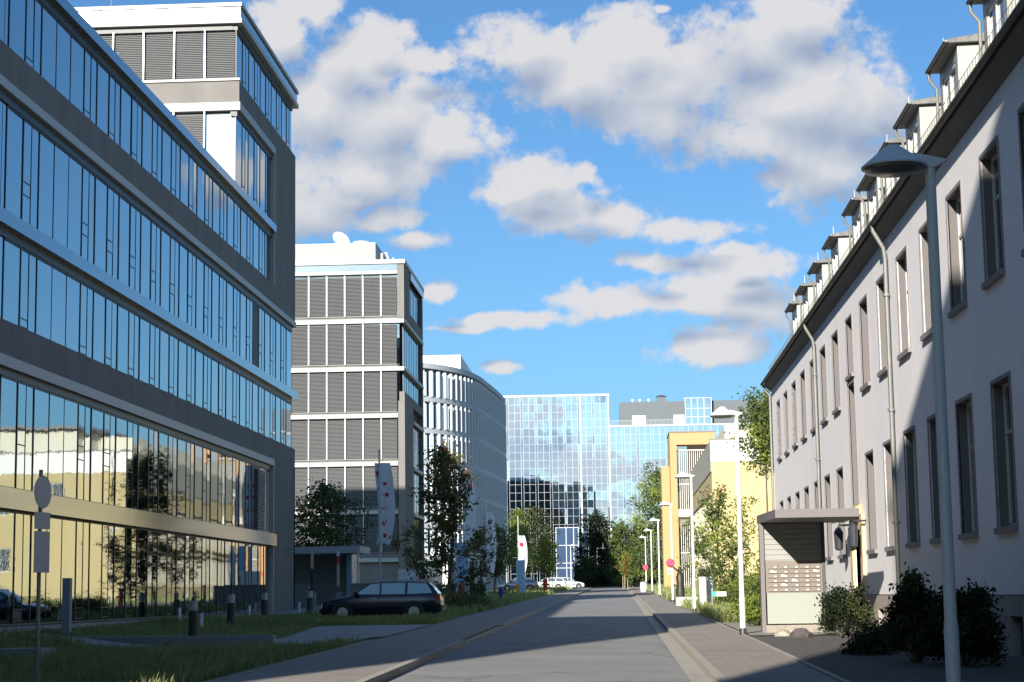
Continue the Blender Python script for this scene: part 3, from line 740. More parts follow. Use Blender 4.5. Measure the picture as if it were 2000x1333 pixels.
def win5(w, h, bars=True):
    s_ = MB(); t_ = 0.07
    for (a,b,c,d) in ((-t_,0,-0.02,h+t_),(w,w+t_,-0.02,h+t_)): s_.box(-0.025, 0.02, a, b, c, d)
    s_.box(-0.025, 0.02, 0, w, h, h+t_)
    f_ = MB()
    for (a,b,c,d) in ((0.004,0.06,0.004,h-0.004),(w-0.06,w-0.004,0.004,h-0.004),(0.06,w-0.06,0.004,0.06),(0.06,w-0.06,h-0.06,h-0.004),(w/2-0.04,w/2+0.04,0.06,h-0.06)): f_.box(0.17, 0.23, a, b, c, d)
    f_.box(0.175, 0.225, 0.06, w/2-0.04, h*0.66-0.03, h*0.66+0.03); f_.box(0.175, 0.225, w/2+0.04, w-0.06, h*0.66-0.03, h*0.66+0.03)
    g_ = MB(); a = random.uniform(-.003,.003); g_.poly([(0.205+a,0.03,0.03),(0.205-a,w-0.03,0.03),(0.205-a,w-0.03,h-0.03),(0.205+a,0.03,h-0.03)])
    i_ = MB().box(-0.085, 0.25, -0.07, w+0.07, -0.11, -0.004)
    return [s_.mesh('window', greytrim), f_.mesh('frame', mat('sash_white', (0.55,0.55,0.53), 0.5)), g_.mesh('glass', winglass), i_.mesh('sill', greytrim)]
cache = {}
def put5(a, z, h, w):
    k = (round(h,2), w)
    if k not in cache: cache[k] = win5(w, h)
    m = cache[k]; o = O('window', m[0], b5, l5(X5, a, z))
    for nme, me in (('frame', m[1]), ('glass', m[2]), ('sill', m[3])): O(nme, me, o)
for a, z, h in wins5: put5(a, z, h, WW)
for a, z, h in stair: put5(a, z, h, 1.3)
for (a, b, c, d) in ph[:3]:
    o = O('basement_window', MB().box(0.12,0.16,0,b-a,0,d-c).mesh('basement_window', winglass), b5, l5(X5, a, c))
mb = MB(); mb.box(X5+0.12, X5+0.18, 49.5, 51.2, 0.5, 3.1); 
dr = part('door', mb, mat('brown_door', (0.16,0.10,0.07), 0.5), b5)
part('door_handle', MB().tube([(X5+0.08,49.8,1.3),(X5+0.08,49.8,1.75)], 0.02, 8), alu, dr)
mb = MB(); sand = mat('sand_surround', (0.60,0.48,0.30), 0.85)
mb.box(X5-0.09,X5-0.002,51.2,51.65,0.4,3.5); mb.box(X5-0.09,X5-0.002,49.05,49.5,0.4,3.5); mb.box(X5-0.09,X5-0.002,49.5,51.2,3.1,3.5)
part('door_surround', mb, sand, b5)
mb = MB(); mb.hexa([(X5-0.62,49.3,3.30),(X5-0.012,49.3,3.52),(X5-0.012,51.4,3.52),(X5-0.62,51.4,3.30)],[(X5-0.62,49.3,3.36),(X5-0.012,49.3,3.80),(X5-0.012,51.4,3.80),(X5-0.62,51.4,3.36)]); part('door_hood', mb, mat('tan_hood', (0.50,0.36,0.22), 0.6), b5)
part('doorstep', MB().box(X5-1.2,X5-0.05,49.2,51.5,0.35,0.62), plinth_m, b5)
# eaves, gutter, roof
mb = MB(); mb.prism([(X5+0.01,9.72),(X5-0.28,9.94),(X5-0.28,10.02),(X5+0.3,10.45),(X5+0.3,9.72)], 'y', 11.7, 76.6); part('eaves', mb, mat('dark_eaves', (0.12,0.12,0.125), 0.7), b5)
mb = MB(); gp = [(X5-0.355+0.07*math.cos(t), 10.05+0.07*math.sin(t)) for t in [math.pi+math.pi*i/8 for i in range(9)]]
mb.prism(gp, 'y', 11.6, 76.7)
part('gutter', mb, mat('old_zinc', (0.12,0.11,0.10), 0.6, 0.2, nscale=1.2, namt=0.3), b5)
mb = MB(); mb.hexa([(X5-0.30,11.8,10.03),(X5+5.5,11.8,15.3),(X5+5.5,76.6,15.3),(X5-0.30,76.6,10.03)], [(X5-0.30,11.8,10.13),(X5+5.5,11.8,15.42),(X5+5.5,76.6,15.42),(X5-0.30,76.6,10.13)])
mb.hexa([(X5+5.5,11.8,15.3),(X5+11.3,11.8,10.0),(X5+11.3,76.6,10.0),(X5+5.5,76.6,15.3)], [(X5+5.5,11.8,15.42),(X5+11.3,11.8,10.12),(X5+11.3,76.6,10.12),(X5+5.5,76.6,15.42)])
part('roof', mb, mat('pale_slate', (0.40,0.37,0.34), 0.7, nscale=6, namt=0.25), b5)
mb = MB()
for i in range(int(64/0.25)):
    y = 12+i*0.25; mb.tube([(X5-0.10,y,10.28),(X5-0.10,y,10.66)], 0.006, 4, False)
for z in (10.34, 10.5, 10.66): mb.tube([(X5-0.10,11.8,z),(X5-0.10,76.5,z)], 0.007, 4)
part('snow_guard', mb, mat('guard_wire', (0.16,0.15,0.14), 0.6), b5)
# dormers
dl = [(y_, 2.2) for y_ in (73.03,68.85,64.16,59.49,54.1,50.72,47.4,43.76,39.0,34.28,29.6,24.9)]
dwhite = mat('dormer_sheet', (0.34,0.35,0.32), 0.42, 0.25, nscale=0.9, namt=0.22)
XD = 7.12
fb, rb, pb, wb, gb = MB(), MB(), MB(), MB(), MB()
w = 2.35
# local: x from facade of dormer inwards, y 0..w, z from 10.6
fb.hexa([(0,0.15,0.5),(2.4,0.15,2.1),(2.4,0.23,2.1),(0,0.23,0.5)], [(0,0.15,2.35),(2.4,0.15,2.35),(2.4,0.23,2.35),(0,0.23,2.35)])
fb.hexa([(0,w-0.23,0.5),(2.4,w-0.23,2.1),(2.4,w-0.15,2.1),(0,w-0.15,0.5)], [(0,w-0.23,2.35),(2.4,w-0.23,2.35),(2.4,w-0.15,2.35),(0,w-0.15,2.35)])
fb.box(0.0,0.1,0.23,0.45,0.1,2.35); fb.box(0.0,0.1,w-0.45,w-0.23,0.1,2.35); fb.box(0.0,0.1,0.45,w-0.45,0.1,0.75); fb.box(0,0.1,0.45,w-0.45,2.1,2.35)
rb.hexa([(-0.20,0.02,2.36),(2.2,0.02,2.42),(2.2,w-0.02,2.42),(-0.20,w-0.02,2.36)], [(-0.20,0.02,2.44),(0.9,0.30,2.68),(0.9,w-0.30,2.68),(-0.20,w-0.02,2.44)])
rb.hexa([(0.9,0.28,2.40),(3.6,0.28,2.6),(3.6,w-0.28,2.6),(0.9,w-0.28,2.40)], [(0.9,0.28,2.68),(3.6,0.28,2.85),(3.6,w-0.28,2.85),(0.9,w-0.28,2.68)])
pb.tube([(-0.22,w-0.08,2.36),(-0.21,w-0.08,2.2),(-0.06,w-0.08,2.0),(-0.06,w-0.08,0.35)], 0.036, 8)
pb.prism([(-0.24+0.045*math.cos(t), 2.41+0.045*math.sin(t)) for t in [math.pi+math.pi*i/6 for i in range(7)]], 'y', 0.0, w)
wb.box(0.02,0.07,0.45,0.52,0.75,2.1); wb.box(0.02,0.07,w-0.52,w-0.45,0.75,2.1); wb.box(0.02,0.07,0.52,w-0.52,0.75,0.82); wb.box(0.02,0.07,0.52,w-0.52,2.03,2.1); wb.box(0.02,0.07,w/2-0.05,w/2+0.05,0.82,2.03)
gb.box(0.055,0.06,0.5,w-0.5,0.8,2.05)
dm = [fb.mesh('dormer', dwhite), rb.mesh('dormer_roof', roofdark), pb.mesh('downpipe', zinc5, smooth=True), wb.mesh('window', whitepaint), gb.mesh('glass', winglass)]
rod = MB().tube([(0.1,w-0.2,2.5),(0.1,w-0.2,3.1)], [0.015,0.006], 5).mesh('lightning_rod', alu)
for yf, wd in dl:
    o = O('dormer', dm[0], b5, l5(XD, yf-w, 10.12))
    for n_, me in (('dormer_roof',dm[1]),('downpipe',dm[2]),('window',dm[3]),('glass',dm[4]),('lightning_rod',rod)): O(n_, me, o)
# main downpipes
mb = MB()
mb.tube([(X5-0.355,43.0,9.99),(X5-0.34,43.0,9.85),(X5-0.12,43.0,9.45),(X5-0.09,43.0,9.2),(X5-0.09,43.0,0.4)], 0.052, 10)
for z in (8.3, 5.6, 3.0): mb.tube([(X5-0.09,43.0,z),(X5-0.09,43.0,z+0.06)], 0.085, 10)
part('downpipe', mb, zinc5, b5, True)
mb = MB(); mb.tube([(X5-0.355,58.9,9.99),(X5-0.34,58.9,9.85),(X5-0.12,58.9,9.45),(X5-0.09,58.9,9.2),(X5-0.09,58.9,0.6)], 0.052, 10)
for z in (8.3, 5.6, 3.0): mb.tube([(X5-0.09,58.9,z),(X5-0.09,58.9,z+0.06)], 0.085, 10)
part('downpipe', mb, zinc5, b5, True)
mb = MB(); mb.tube([(X5-0.355,76.5,9.99),(X5-0.25,76.5,9.8),(X5-0.09,76.2,9.5),(X5-0.09,76.2,0.7)], 0.052, 10)
part('downpipe', mb, zinc5, b5, True)
# wall lanterns beside the entrance
for i, (y, lb) in enumerate(((52.0,'dark wall lantern beyond the entrance of the pale building'),(48.8,'dark wall lantern on the near side of the entrance'))):
    t = thing('wall_lantern', (X5, y, 2.9), lb, 'lantern', 'wall lanterns at the entrance')
    part('bracket', MB().tube([(X5,y,3.3),(X5-0.35,y,3.3)], 0.03, 6), darkframe, t)
    part('lamp_body', MB().lathe([(0.05,-0.60),(0.11,-0.56),(0.13,-0.1),(0.08,0.0),(0.02,0.06)], (X5-0.35,y,3.2), 10), darkframe, t)

# ================================================================== 6 yellow building
b6 = thing('yellow_building', (7.75, 150, 1.6), 'yellow rendered building with a white parapet band behind the pale plastered one', 'building')
L6 = ORG[b6.name]
def l6(x, y, z): return (x-L6[0], y-L6[1], z-L6[2])
XY = 7.75
mb = MB(); endh = [(13.3,14.9,9.2,11.2),(18,19.6,8.6,10.6),(24,25.6,8.6,10.6),(18,19.6,4,6)]
wall_holes(mb, lambda u, z, d: (u, 150+d, z), XY, 32, 0.8, 12.0, endh, 0.2, 1)
floors6 = [(3.0,5.2),(6.6,8.9),(9.6,10.9)]
sh = []
for k in range(16):
    for (a, b) in floors6[:2]: sh.append((151.2+k*2.7, 151.2+k*2.7+2.2, a, b))
wall_holes(mb, lambda u, z, d: (XY+d, u, z), 150, 195, 0.8, 12.0, sh, 0.25, 1)
mb.poly([(XY,195,0.8),(32,195,0.8),(32,195,12),(XY,195,12)]); mb.poly([(32,150,0.8),(32,195,0.8),(32,195,12),(32,150,12)])
part('wall', mb, yellow_m, b6)
mb = MB(); mb.box(XY+0.5, 31.8, 150.4, 194.8, 1, 13.2); part('core', mb, blackm, b6)
mb = MB(); mb.box(XY-0.06, 32.06, 149.94, 150.3, 12.0, 13.75); part('parapet', mb, mat('white_render', (0.82,0.80,0.76), 0.85, nscale=0.4, namt=0.03), b6)
part('parapet_cap', MB().box(XY-0.12, 32.1, 149.88, 150.4, 13.75, 13.85), greytrim, b6)
mb = MB(); mb.box(XY-0.07, XY+0.3, 150.301, 195, 11.2, 13.72); part('side_parapet', mb, mat('grey_green_cladding', (0.36,0.36,0.30), 0.8), b6)
part('roof', MB().box(XY+0.2, 32, 150.2, 195, 13.2, 13.4), MATS['roof_gravel'], b6)
mb = MB(); mb.box(12.5, 30, 152.5, 194, 13.4, 15.9); mb.box(XY+1.6, 12.5, 158, 194, 13.4, 15.6); part('upper_storey', mb, cream_m, b6)
part('upper_roof', MB().box(12.0, 30.5, 152.0, 194.5, 15.9, 16.15), greytrim, b6)
fm_ = MB(); fm_.box(0.1,0.16,0,0.06,0,2.2); fm_.box(0.1,0.16,2.14,2.2,0,2.2); fm_.box(0.1,0.16,1.07,1.13,0,2.2); fm_.box(0.1,0.16,0.06,2.14,0,0.06); fm_.box(0.1,0.16,0.06,2.14,2.14,2.2)
fmm = fm_.mesh('window', whitepaint); gmm = MB().box(0.14,0.15,0.03,2.17,0.03,2.17).mesh('glass', winglass)
for (a, b, c, d) in sh:
    o = O('window', fmm, b6, l6(XY, a, c)); O('glass', gmm, o); o.scale = (1,1,(d-c)/2.2)
fm_ = MB(); fm_.box(-0.03,0.03,-0.05,0.05,-0.1,2.1)
fe = MB(); fe.box(0,0.08,0.1,0.16,0,2); fe.box(1.52,1.6,0.1,0.16,0,2); fe.box(0.76,0.84,0.1,0.16,0,2); fe.box(0.08,1.52,0.1,0.16,0,0.08); fe.box(0.08,1.52,0.1,0.16,1.92,2)
fem = fe.mesh('window', whitepaint); gem = MB().box(0.02,1.58,0.14,0.15,0.02,1.98).mesh('glass', winglass)
for (a, b, c, d) in endh: o = O('window', fem, b6, l6(a, 150, c)); O('glass', gem, o)
mb = MB()
for k in range(48): mb.box(XY-0.10, XY-0.02, 151+k*0.9, 151.07+k*0.9, 6.2, 9.3); mb.box(XY-0.10, XY-0.02, 151+k*0.9, 151.07+k*0.9, 2.7, 5.5)
mb.box(XY-0.2,XY-0.01,150.6,195,9.3,9.42); mb.box(XY-0.2,XY-0.01,150.6,195,6.08,6.2); mb.box(XY-0.2,XY-0.01,150.6,195,5.5,5.62)
part('sun_fin', mb, mat('fin_cream', (0.45,0.41,0.32), 0.7), b6)
# orange stair tower
b7 = thing('orange_stair_tower', (5.75, 195, 1.8), 'orange framed stair tower with a glazed front beyond the yellow building', 'tower')
L7 = ORG[b7.name]
mb = MB(); mb.box(5.75, 6.45, 195.1, 203, 1.5, 18.3); mb.box(6.45, 10.5, 195.1, 203, 17.0, 18.3); mb.box(9.9,10.5,195.1,203,1.5,17.0); mb.box(4.9,5.75,199,203,1.5,15)
part('portal', mb, orange_m, b7)
mb = MB(); mb.box(6.45, 9.9, 196.4, 203, 1.5, 17.0); part('core', mb, mat('tower_core', (0.30,0.27,0.24), 0.7), b7)
mb = MB(); mb.box(6.45,7.6,196.2,196.4,1.9,16.9); part('glazing', mb, glass1, b7)
mb = MB()
for k in range(16): mb.box(6.5+k*0.215, 6.56+k*0.215, 195.9, 196.19, 1.9, 16.4)
for z in (2.0,5.6,9.2,12.8,16.4): mb.box(6.45,9.9,195.85,196.3,z,z+0.12)
part('louvre', mb, mat('pale_louvre', (0.60,0.58,0.54), 0.6), b7)
part('landing', MB().box(6.45,9.9,195.3,196.3,9.4,10.2), whitepaint, b7)
part('coping', MB().box(5.68,10.57,195.0,203.1,18.3,18.42), greytrim, b7)

# ================================================================== what stands behind the viewer (it throws the near shade and shows in the mirrors)
b8 = thing('brick_block', (0, -16, 0), 'tall brown brick block standing behind the viewer across the junction', 'building')
mb = MB(); mb.box(-9.7, 34, -34, -14, -1, 26.3); part('wall', mb, mat('brown_brick', (0.42,0.37,0.33), 0.9, nscale=1.0, namt=0.1), b8)
mb = MB()
for i in range(14):
    for j in range(7): mb.box(-8.6+i*3, -7.0+i*3, -13.99, -13.95, 1.6+j*3.5, 3.4+j*3.5)
part('windows', mb, winglass, b8, kind='stuff'); part('roof', MB().box(-9.9,34.2,-34.2,-13.8,26.3,26.6), greytrim, b8)
b9 = thing('tower_block', (-33, -160, 0), 'pale concrete tower block far behind the viewer', 'building')
mb = MB(); mb.box(-56, -12, -175, -150, -1, 52); mb.box(-12, -2, -175, -150, -1, 30); part('wall', mb, mat('pale_concrete', (0.80,0.76,0.72), 0.9, nscale=0.3), b9)
mb = MB()
for i in range(15):
    for j in range(14): mb.box(-55+i*2.9, -53.9+i*2.9, -149.98, -149.9, 2.4+j*3.5, 3.8+j*3.5)
part('windows', mb, winglass, b9, kind='stuff')
# ------------------------------------------------------------------ vegetation
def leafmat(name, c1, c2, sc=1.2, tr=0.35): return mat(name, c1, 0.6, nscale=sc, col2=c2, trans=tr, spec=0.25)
lf_dark = leafmat('leaf_dark', (0.095,0.120,0.045), (0.045,0.062,0.026))
lf_maple = leafmat('leaf_maple', (0.22,0.21,0.08), (0.12,0.13,0.05))
lf_rust = leafmat('leaf_rust', (0.26,0.13,0.03), (0.16,0.06,0.02))
lf_mid = leafmat('leaf_mid', (0.15,0.20,0.05), (0.075,0.115,0.035))
lf_light = leafmat('leaf_light', (0.30,0.36,0.07), (0.16,0.22,0.04))
lf_gold = leafmat('leaf_gold', (0.30,0.22,0.06), (0.18,0.15,0.04))
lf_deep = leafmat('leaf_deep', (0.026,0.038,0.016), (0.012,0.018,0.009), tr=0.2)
bark = mat('bark', (0.13,0.10,0.075), 0.9, nscale=6, namt=0.35, bump=0.01, bscale=12)
stakem = mat('stake_wood', (0.42,0.34,0.23), 0.85, nscale=4, namt=0.2)
def leaf_mesh(name, C, size, mats, midx=None, aspect=0.55, updir=0.0):
    n = len(C)
    a = rng.normal(size=(n,3)); a[:,2] += updir; a /= np.linalg.norm(a, axis=1)[:,None]
    b = rng.normal(size=(n,3)); b = np.cross(a, b); b /= np.linalg.norm(b, axis=1)[:,None]
    s = (size*rng.uniform(0.65, 1.3, n))[:,None]
    P = np.stack([C-a*s*0.5, C+b*s*aspect*0.5+a*s*0.05, C+a*s*0.5, C-b*s*aspect*0.5+a*s*0.05], axis=1).reshape(-1,3)
    me = bpy.data.meshes.new(name); me.vertices.add(4*n); me.vertices.foreach_set('co', P.astype(np.float32).ravel())
    me.loops.add(4*n); me.loops.foreach_set('vertex_index', np.arange(4*n, dtype=np.int32))
    me.polygons.add(n); me.polygons.foreach_set('loop_start', np.arange(0,4*n,4,dtype=np.int32)); me.polygons.foreach_set('loop_total', np.full(n,4,dtype=np.int32))
    for m in mats: me.materials.append(m)
    if midx is not None: me.polygons.foreach_set('material_index', midx.astype(np.int32))
    me.update(); me.validate(); return me
def tree(name, x, y, z, H, Rc, label, mats, n=5000, leaf=0.14, z0=0.28, prof=None, limbs=26, trunk=0.09, cat='tree', group=None, spread=0.16, wts=(1,0), stakes=0, lift=0.35, seed=1, tipmat=None, inner=0.30):
    """H height, Rc crown radius, z0 where the crown starts (share of H)"""
    global rng
    rng = np.random.default_rng(seed)
    prof = prof or (lambda t: math.sin(math.pi*min(1, (t*0.86+0.14)))**0.7)
    o = thing(name, (x, y, z), label, cat, group)
    tb = MB(); pts = []; bend = rng.normal(size=2)*0.03*H
    for i in range(8):
        t = i/7; pts.append((x+bend[0]*math.sin(t*3), y+bend[1]*math.sin(t*2.4), z+H*0.93*t-0.1))
    tb.tube(pts, [max(0.012, trunk*(1-0.85*i/7)) for i in range(8)], 8)
    C = []; mi = []
    for k in range(limbs):
        t = (k+0.5)/limbs; h = z0+(0.97-z0)*t**0.9
        az = k*2.39996+rng.uniform(-.4,.4); rr = Rc*prof(t)*rng.uniform(0.62, 1.08)
        i0 = min(int(max(h-lift*rr/H,0.12)*7), 6); f_ = min(max(h-lift*rr/H,0.12),0.95)*7-i0
        p0 = np.array(pts[i0])*(1-f_)+np.array(pts[min(i0+1,7)])*f_
        p1 = np.array([x+rr*math.cos(az), y+rr*math.sin(az), z+H*h+rng.uniform(-.03,.03)*H])
        pm = (p0+p1)/2 + np.array([0,0,-0.04*H*rng.uniform(0,1)])+rng.normal(size=3)*0.03*rr
        tb.tube([p0, pm, p1], [trunk*0.34*(1-h*0.6), trunk*0.2*(1-h*.6), 0.008], 5)
        m_ = max(3, int(n/limbs))
        cm = 1 if rng.random() < wts[1] else 0
        # leaf tufts along the limb
        nt_ = 7
        for q in range(nt_):
            s_ = inner+(1.04-inner)*(q+rng.random())/nt_
            c = (p0*(1-s_)**2+2*pm*s_*(1-s_)+p1*s_**2) if s_ < 1 else p1
            c = c + rng.normal(size=3)*np.array([1,1,0.8])*spread*Rc*0.55
            m2 = m_//nt_+1
            sg = spread*Rc*rng.uniform(0.45,1.05)
            C.append(c+rng.normal(size=(m2,3))*np.array([1,1,0.75])*sg)
            mm = 2 if (tipmat is not None and q >= nt_-2 and rng.random() < tipmat) else cm
            mi.append(np.full(m2, mm))
    C.append(np.array([x+bend[0]*.1, y, z+H*0.93])+rng.normal(size=(n//30,3))*np.array([.1,.1,.22])*Rc*0.6); mi.append(np.full(n//30, 2 if tipmat else 0))
    C = np.concatenate(C); mi = np.concatenate(mi)
    C[:,2] = np.maximum(C[:,2], z+0.05)
    O('crown', leaf_mesh('crown', C-np.array([x,y,z]), leaf, mats, np.minimum(mi, len(mats)-1)), o)
    part('trunk', tb, bark, o, True)
    for s_ in range(stakes):
        a = s_*2.1+0.4
        part('stake', MB().tube([(x+0.35*math.cos(a), y+0.35*math.sin(a), z-0.05),(x+0.33*math.cos(a), y+0.33*math.sin(a), z+1.75)], 0.045, 6), stakem, o)
    return o
cone = lambda t: max(0.12, (1-t)**0.75)
wide = lambda t: max(0.20, (1-t)**0.5*(0.85+0.2*math.sin(t*9)))
egg = lambda t: max(0.15, math.sin(math.pi*(0.12+0.84*t))**0.6)
G = lambda x, y: ground(x, y)
tree('maple_tree', -8.7, 93, G(-8.7,93), 8.1, 2.75, 'dark maple with reddish branch tips behind the dark estate car', [lf_maple, lf_dark, lf_rust], n=7200, leaf=0.20, z0=0.24, prof=wide, limbs=28, inner=0.40, spread=0.12, wts=(.6,.4), seed=3, tipmat=0.22, lift=0.5, trunk=0.11)
tree('shade_tree', -18.0, 113, G(-18,113), 7.4, 2.7, 'dark leafy tree in the shade behind the gatehouse canopy', [lf_dark, lf_mid], n=7000, leaf=0.22, z0=0.3, prof=egg, limbs=30, wts=(.7,.3), seed=5)
tree('street_tree', -9.4, 140, G(-9.4,140), 5.7, 1.55, 'shaded young tree left of the road before the yellow-green one', [lf_dark, lf_mid], n=3800, leaf=0.18, z0=0.33, prof=egg, seed=6, wts=(.7,.3))
tree('street_tree', -10.7, 200, G(-10.7,200), 9.0, 2.3, 'sunlit yellow-green tree in front of the mirror-glass building', [lf_light, lf_mid], n=4200, leaf=0.24, z0=0.3, prof=cone, seed=7, wts=(.7,.3))
tree('dark_tree', -10.4, 235, G(-10,235), 10.5, 3.1, 'tall dark loose-crowned tree behind the yellow-green one', [lf_dark, lf_mid], n=3800, leaf=0.28, z0=0.35, prof=egg, seed=8, wts=(.8,.2))
tree('young_tree', -7.3, 188, G(-7.3,188), 5.6, 1.55, 'small round light green tree held by stakes left of the road', [lf_light, lf_gold], n=3000, leaf=0.20, z0=0.36, prof=egg, seed=9, wts=(.7,.3), stakes=3)
tree('dark_tree', -3.3, 300, 2.3, 12.5, 3.6, 'broad blackish tree closing the end of the road', [lf_deep, lf_dark], n=6000, leaf=0.42, z0=0.06, prof=egg, seed=10, wts=(.6,.4))
tree('park_tree', 0.7, 295, 2.3, 10.5, 3.3, 'mid green tree at the road end right of the blackish one', [lf_mid, lf_dark], n=5000, leaf=0.40, z0=0.08, prof=egg, seed=11, wts=(.6,.4))
tree('park_tree', 5.6, 250, 2.3, 16.0, 4.2, 'tall sunlit green tree beside the orange stair tower', [lf_mid, lf_light], n=9000, leaf=0.36, z0=0.06, prof=lambda t: max(0.2, math.sin(math.pi*(0.22+0.74*t))**0.6), limbs=44, seed=12, wts=(.55,.45))
tree('park_tree', 9.8, 280, 2.3, 12.0, 4.2, 'green tree half hidden behind the tall one by the orange tower', [lf_mid, lf_dark], n=4500, leaf=0.40, z0=0.1, prof=egg, seed=13)
tree('young_tree', 0.85, 230, G(0.85,230), 4.6, 0.95, 'small gold and green egg-shaped tree on the far lawn', [lf_light, lf_gold], n=1700, leaf=0.20, z0=0.34, prof=egg, seed=14, wts=(.5,.5), stakes=3)
tree('young_tree', 4.95, 88, G(4.95,88), 5.5, 2.0, 'sparse young tree with reaching branches before the yellow wall', [lf_mid, lf_light, lf_gold], n=4200, leaf=0.17, z0=0.22, prof=lambda t: max(0.3, math.sin(math.pi*(0.2+0.62*t))**0.8), limbs=24, spread=0.13, seed=15, wts=(.55,.45), tipmat=0.15, trunk=0.06, lift=0.9, stakes=2)
tree('back_tree', 9.3, 112, G(9.4,112), 12.9, 2.0, 'tall green tree rising behind the far end of the plastered building', [lf_light, lf_mid], n=6500, leaf=0.22, z0=0.70, prof=egg, limbs=30, seed=16, wts=(.3,.7), lift=1.2)
# behind and beside the viewer: they dapple the near road
for i, (x, y, h, s_) in enumerate(((-6.3,4.5,9.0,21),(-11.5,17.0,8.6,22),(-4.8,-5.5,9.5,23))):
    tree('roadside_tree', x, y, G(x,y), h, 2.2, ('leafy tree on the near lawn','leafy tree on the near lawn closest to the office block','leafy tree by the pavement beside the viewer','leafy tree behind the viewer')[i], [lf_mid, lf_dark], n=1700, leaf=0.22, z0=0.32, prof=egg, seed=s_, limbs=22)
def shrub(name, x, y, z, r, h, label, mats, n=3000, leaf=0.07, seed=1, cat='shrub', group=None, wts=0.3, up_=0.0, asp=0.5, sharp=1.0):
    global rng
    rng = np.random.default_rng(seed)
    o = thing(name, (x, y, z), label, cat, group)
    nb = 16; C = []; mi = []; tb = MB()
    for k in range(nb):
        a = k*2.4; t = (k+0.5)/nb; rr = r*math.sqrt(1-(t*0.9)**2)*rng.uniform(.5,.95)*sharp; p = np.array([rr*math.cos(a), rr*math.sin(a), h*(0.18+0.72*t*rng.uniform(.8,1.1))])
        tb.tube([(x,y,z-0.05),(x+p[0]*.5,y+p[1]*.5,z+p[2]*.45),(x+p[0],y+p[1],z+p[2])], [0.018,0.012,0.004], 4)
        m_ = n//nb; C.append(p+rng.normal(size=(m_,3))*np.array([1,1,0.9])*r*0.21); mi.append(np.full(m_, 1 if rng.random() < wts else 0))
    C = np.concatenate(C); C[:,2] = np.abs(C[:,2])
    O('foliage', leaf_mesh('foliage', C, leaf, mats, np.minimum(np.concatenate(mi), len(mats)-1), asp, up_), o)
    part('stems', tb, bark, o); return o
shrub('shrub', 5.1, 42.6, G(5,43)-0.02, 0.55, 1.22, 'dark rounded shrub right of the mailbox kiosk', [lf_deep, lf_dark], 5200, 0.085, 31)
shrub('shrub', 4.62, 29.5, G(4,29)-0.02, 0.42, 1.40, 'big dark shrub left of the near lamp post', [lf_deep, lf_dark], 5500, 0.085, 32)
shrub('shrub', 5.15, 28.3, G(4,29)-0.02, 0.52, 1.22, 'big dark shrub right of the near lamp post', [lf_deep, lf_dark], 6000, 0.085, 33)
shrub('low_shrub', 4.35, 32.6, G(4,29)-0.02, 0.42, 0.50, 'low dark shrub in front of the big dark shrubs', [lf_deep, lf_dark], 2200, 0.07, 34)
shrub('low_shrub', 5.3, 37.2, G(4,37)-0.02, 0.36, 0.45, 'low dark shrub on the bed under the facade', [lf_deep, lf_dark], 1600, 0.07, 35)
shrub('shrub', 4.1, 55, G(4,55), 0.85, 1.25, 'sunlit green shrub left of the mailbox kiosk', [lf_light, lf_mid], 3600, 0.10, 36, wts=.5)
shrub('shrub', 4.9, 60, G(4,60), 1.0, 1.8, 'taller sunlit shrub against the yellow wall', [lf_mid, lf_light], 3600, 0.11, 37, wts=.5)
shrub('shrub', 3.75, 51, G(4,51), 0.45, 0.75, 'small bright shrub beside the second lamp post', [lf_light, lf_mid], 1600, 0.09, 38, wts=.3)
shrub('shrub', 4.6, 74, G(4,74), 0.9, 1.1, 'sunlit low shrub behind the small blade sign', [lf_mid, lf_light], 2200, 0.12, 39, wts=.5)
shrub('shrub', 6.0, 97, G(6,97), 1.2, 1.5, 'green shrub at the foot of the yellow wall', [lf_mid, lf_light], 2200, 0.14, 40, wts=.5)
for i, (x, y, r, h) in enumerate(((-7.2,80,1.0,0.75),(-8.3,84,1.1,0.8),(-6.9,87,0.9,0.7))):
    shrub('low_shrub', x, y, G(x,y), r, h, ('brownish low shrub just behind the dark estate car','brownish low shrub under the maple','brownish low shrub nearest the pavement beyond the car')[i], [lf_maple, lf_dark], 1800, 0.12, 41+i)
def hedge(name, x0, x1, y0, y1, z, h, label, mats, n, leaf, seed):
    global rng
    rng = np.random.default_rng(seed)
    o = thing(name, ((x0+x1)/2, (y0+y1)/2, z), label, 'hedge'); c = np.array([(x0+x1)/2,(y0+y1)/2,z])
    C = np.column_stack([rng.uniform(x0,x1,n), rng.uniform(y0,y1,n), z+h*rng.beta(3,1.2,n)*(1+0.1*rng.normal(size=n))])
    O('foliage', leaf_mesh('foliage', C-c, leaf, mats, (rng.random(n) < .3).astype(int)), o)
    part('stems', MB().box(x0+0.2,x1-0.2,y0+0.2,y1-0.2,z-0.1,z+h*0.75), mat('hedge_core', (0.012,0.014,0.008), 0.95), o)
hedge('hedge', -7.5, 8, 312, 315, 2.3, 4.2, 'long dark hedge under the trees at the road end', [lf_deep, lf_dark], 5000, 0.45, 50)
hedge('hedge', -13, -9.2, 128, 130, G(-10,128), 1.1, 'low dark hedge on the left verge beyond the flagpoles', [lf_dark, lf_deep], 2600, 0.14, 51)
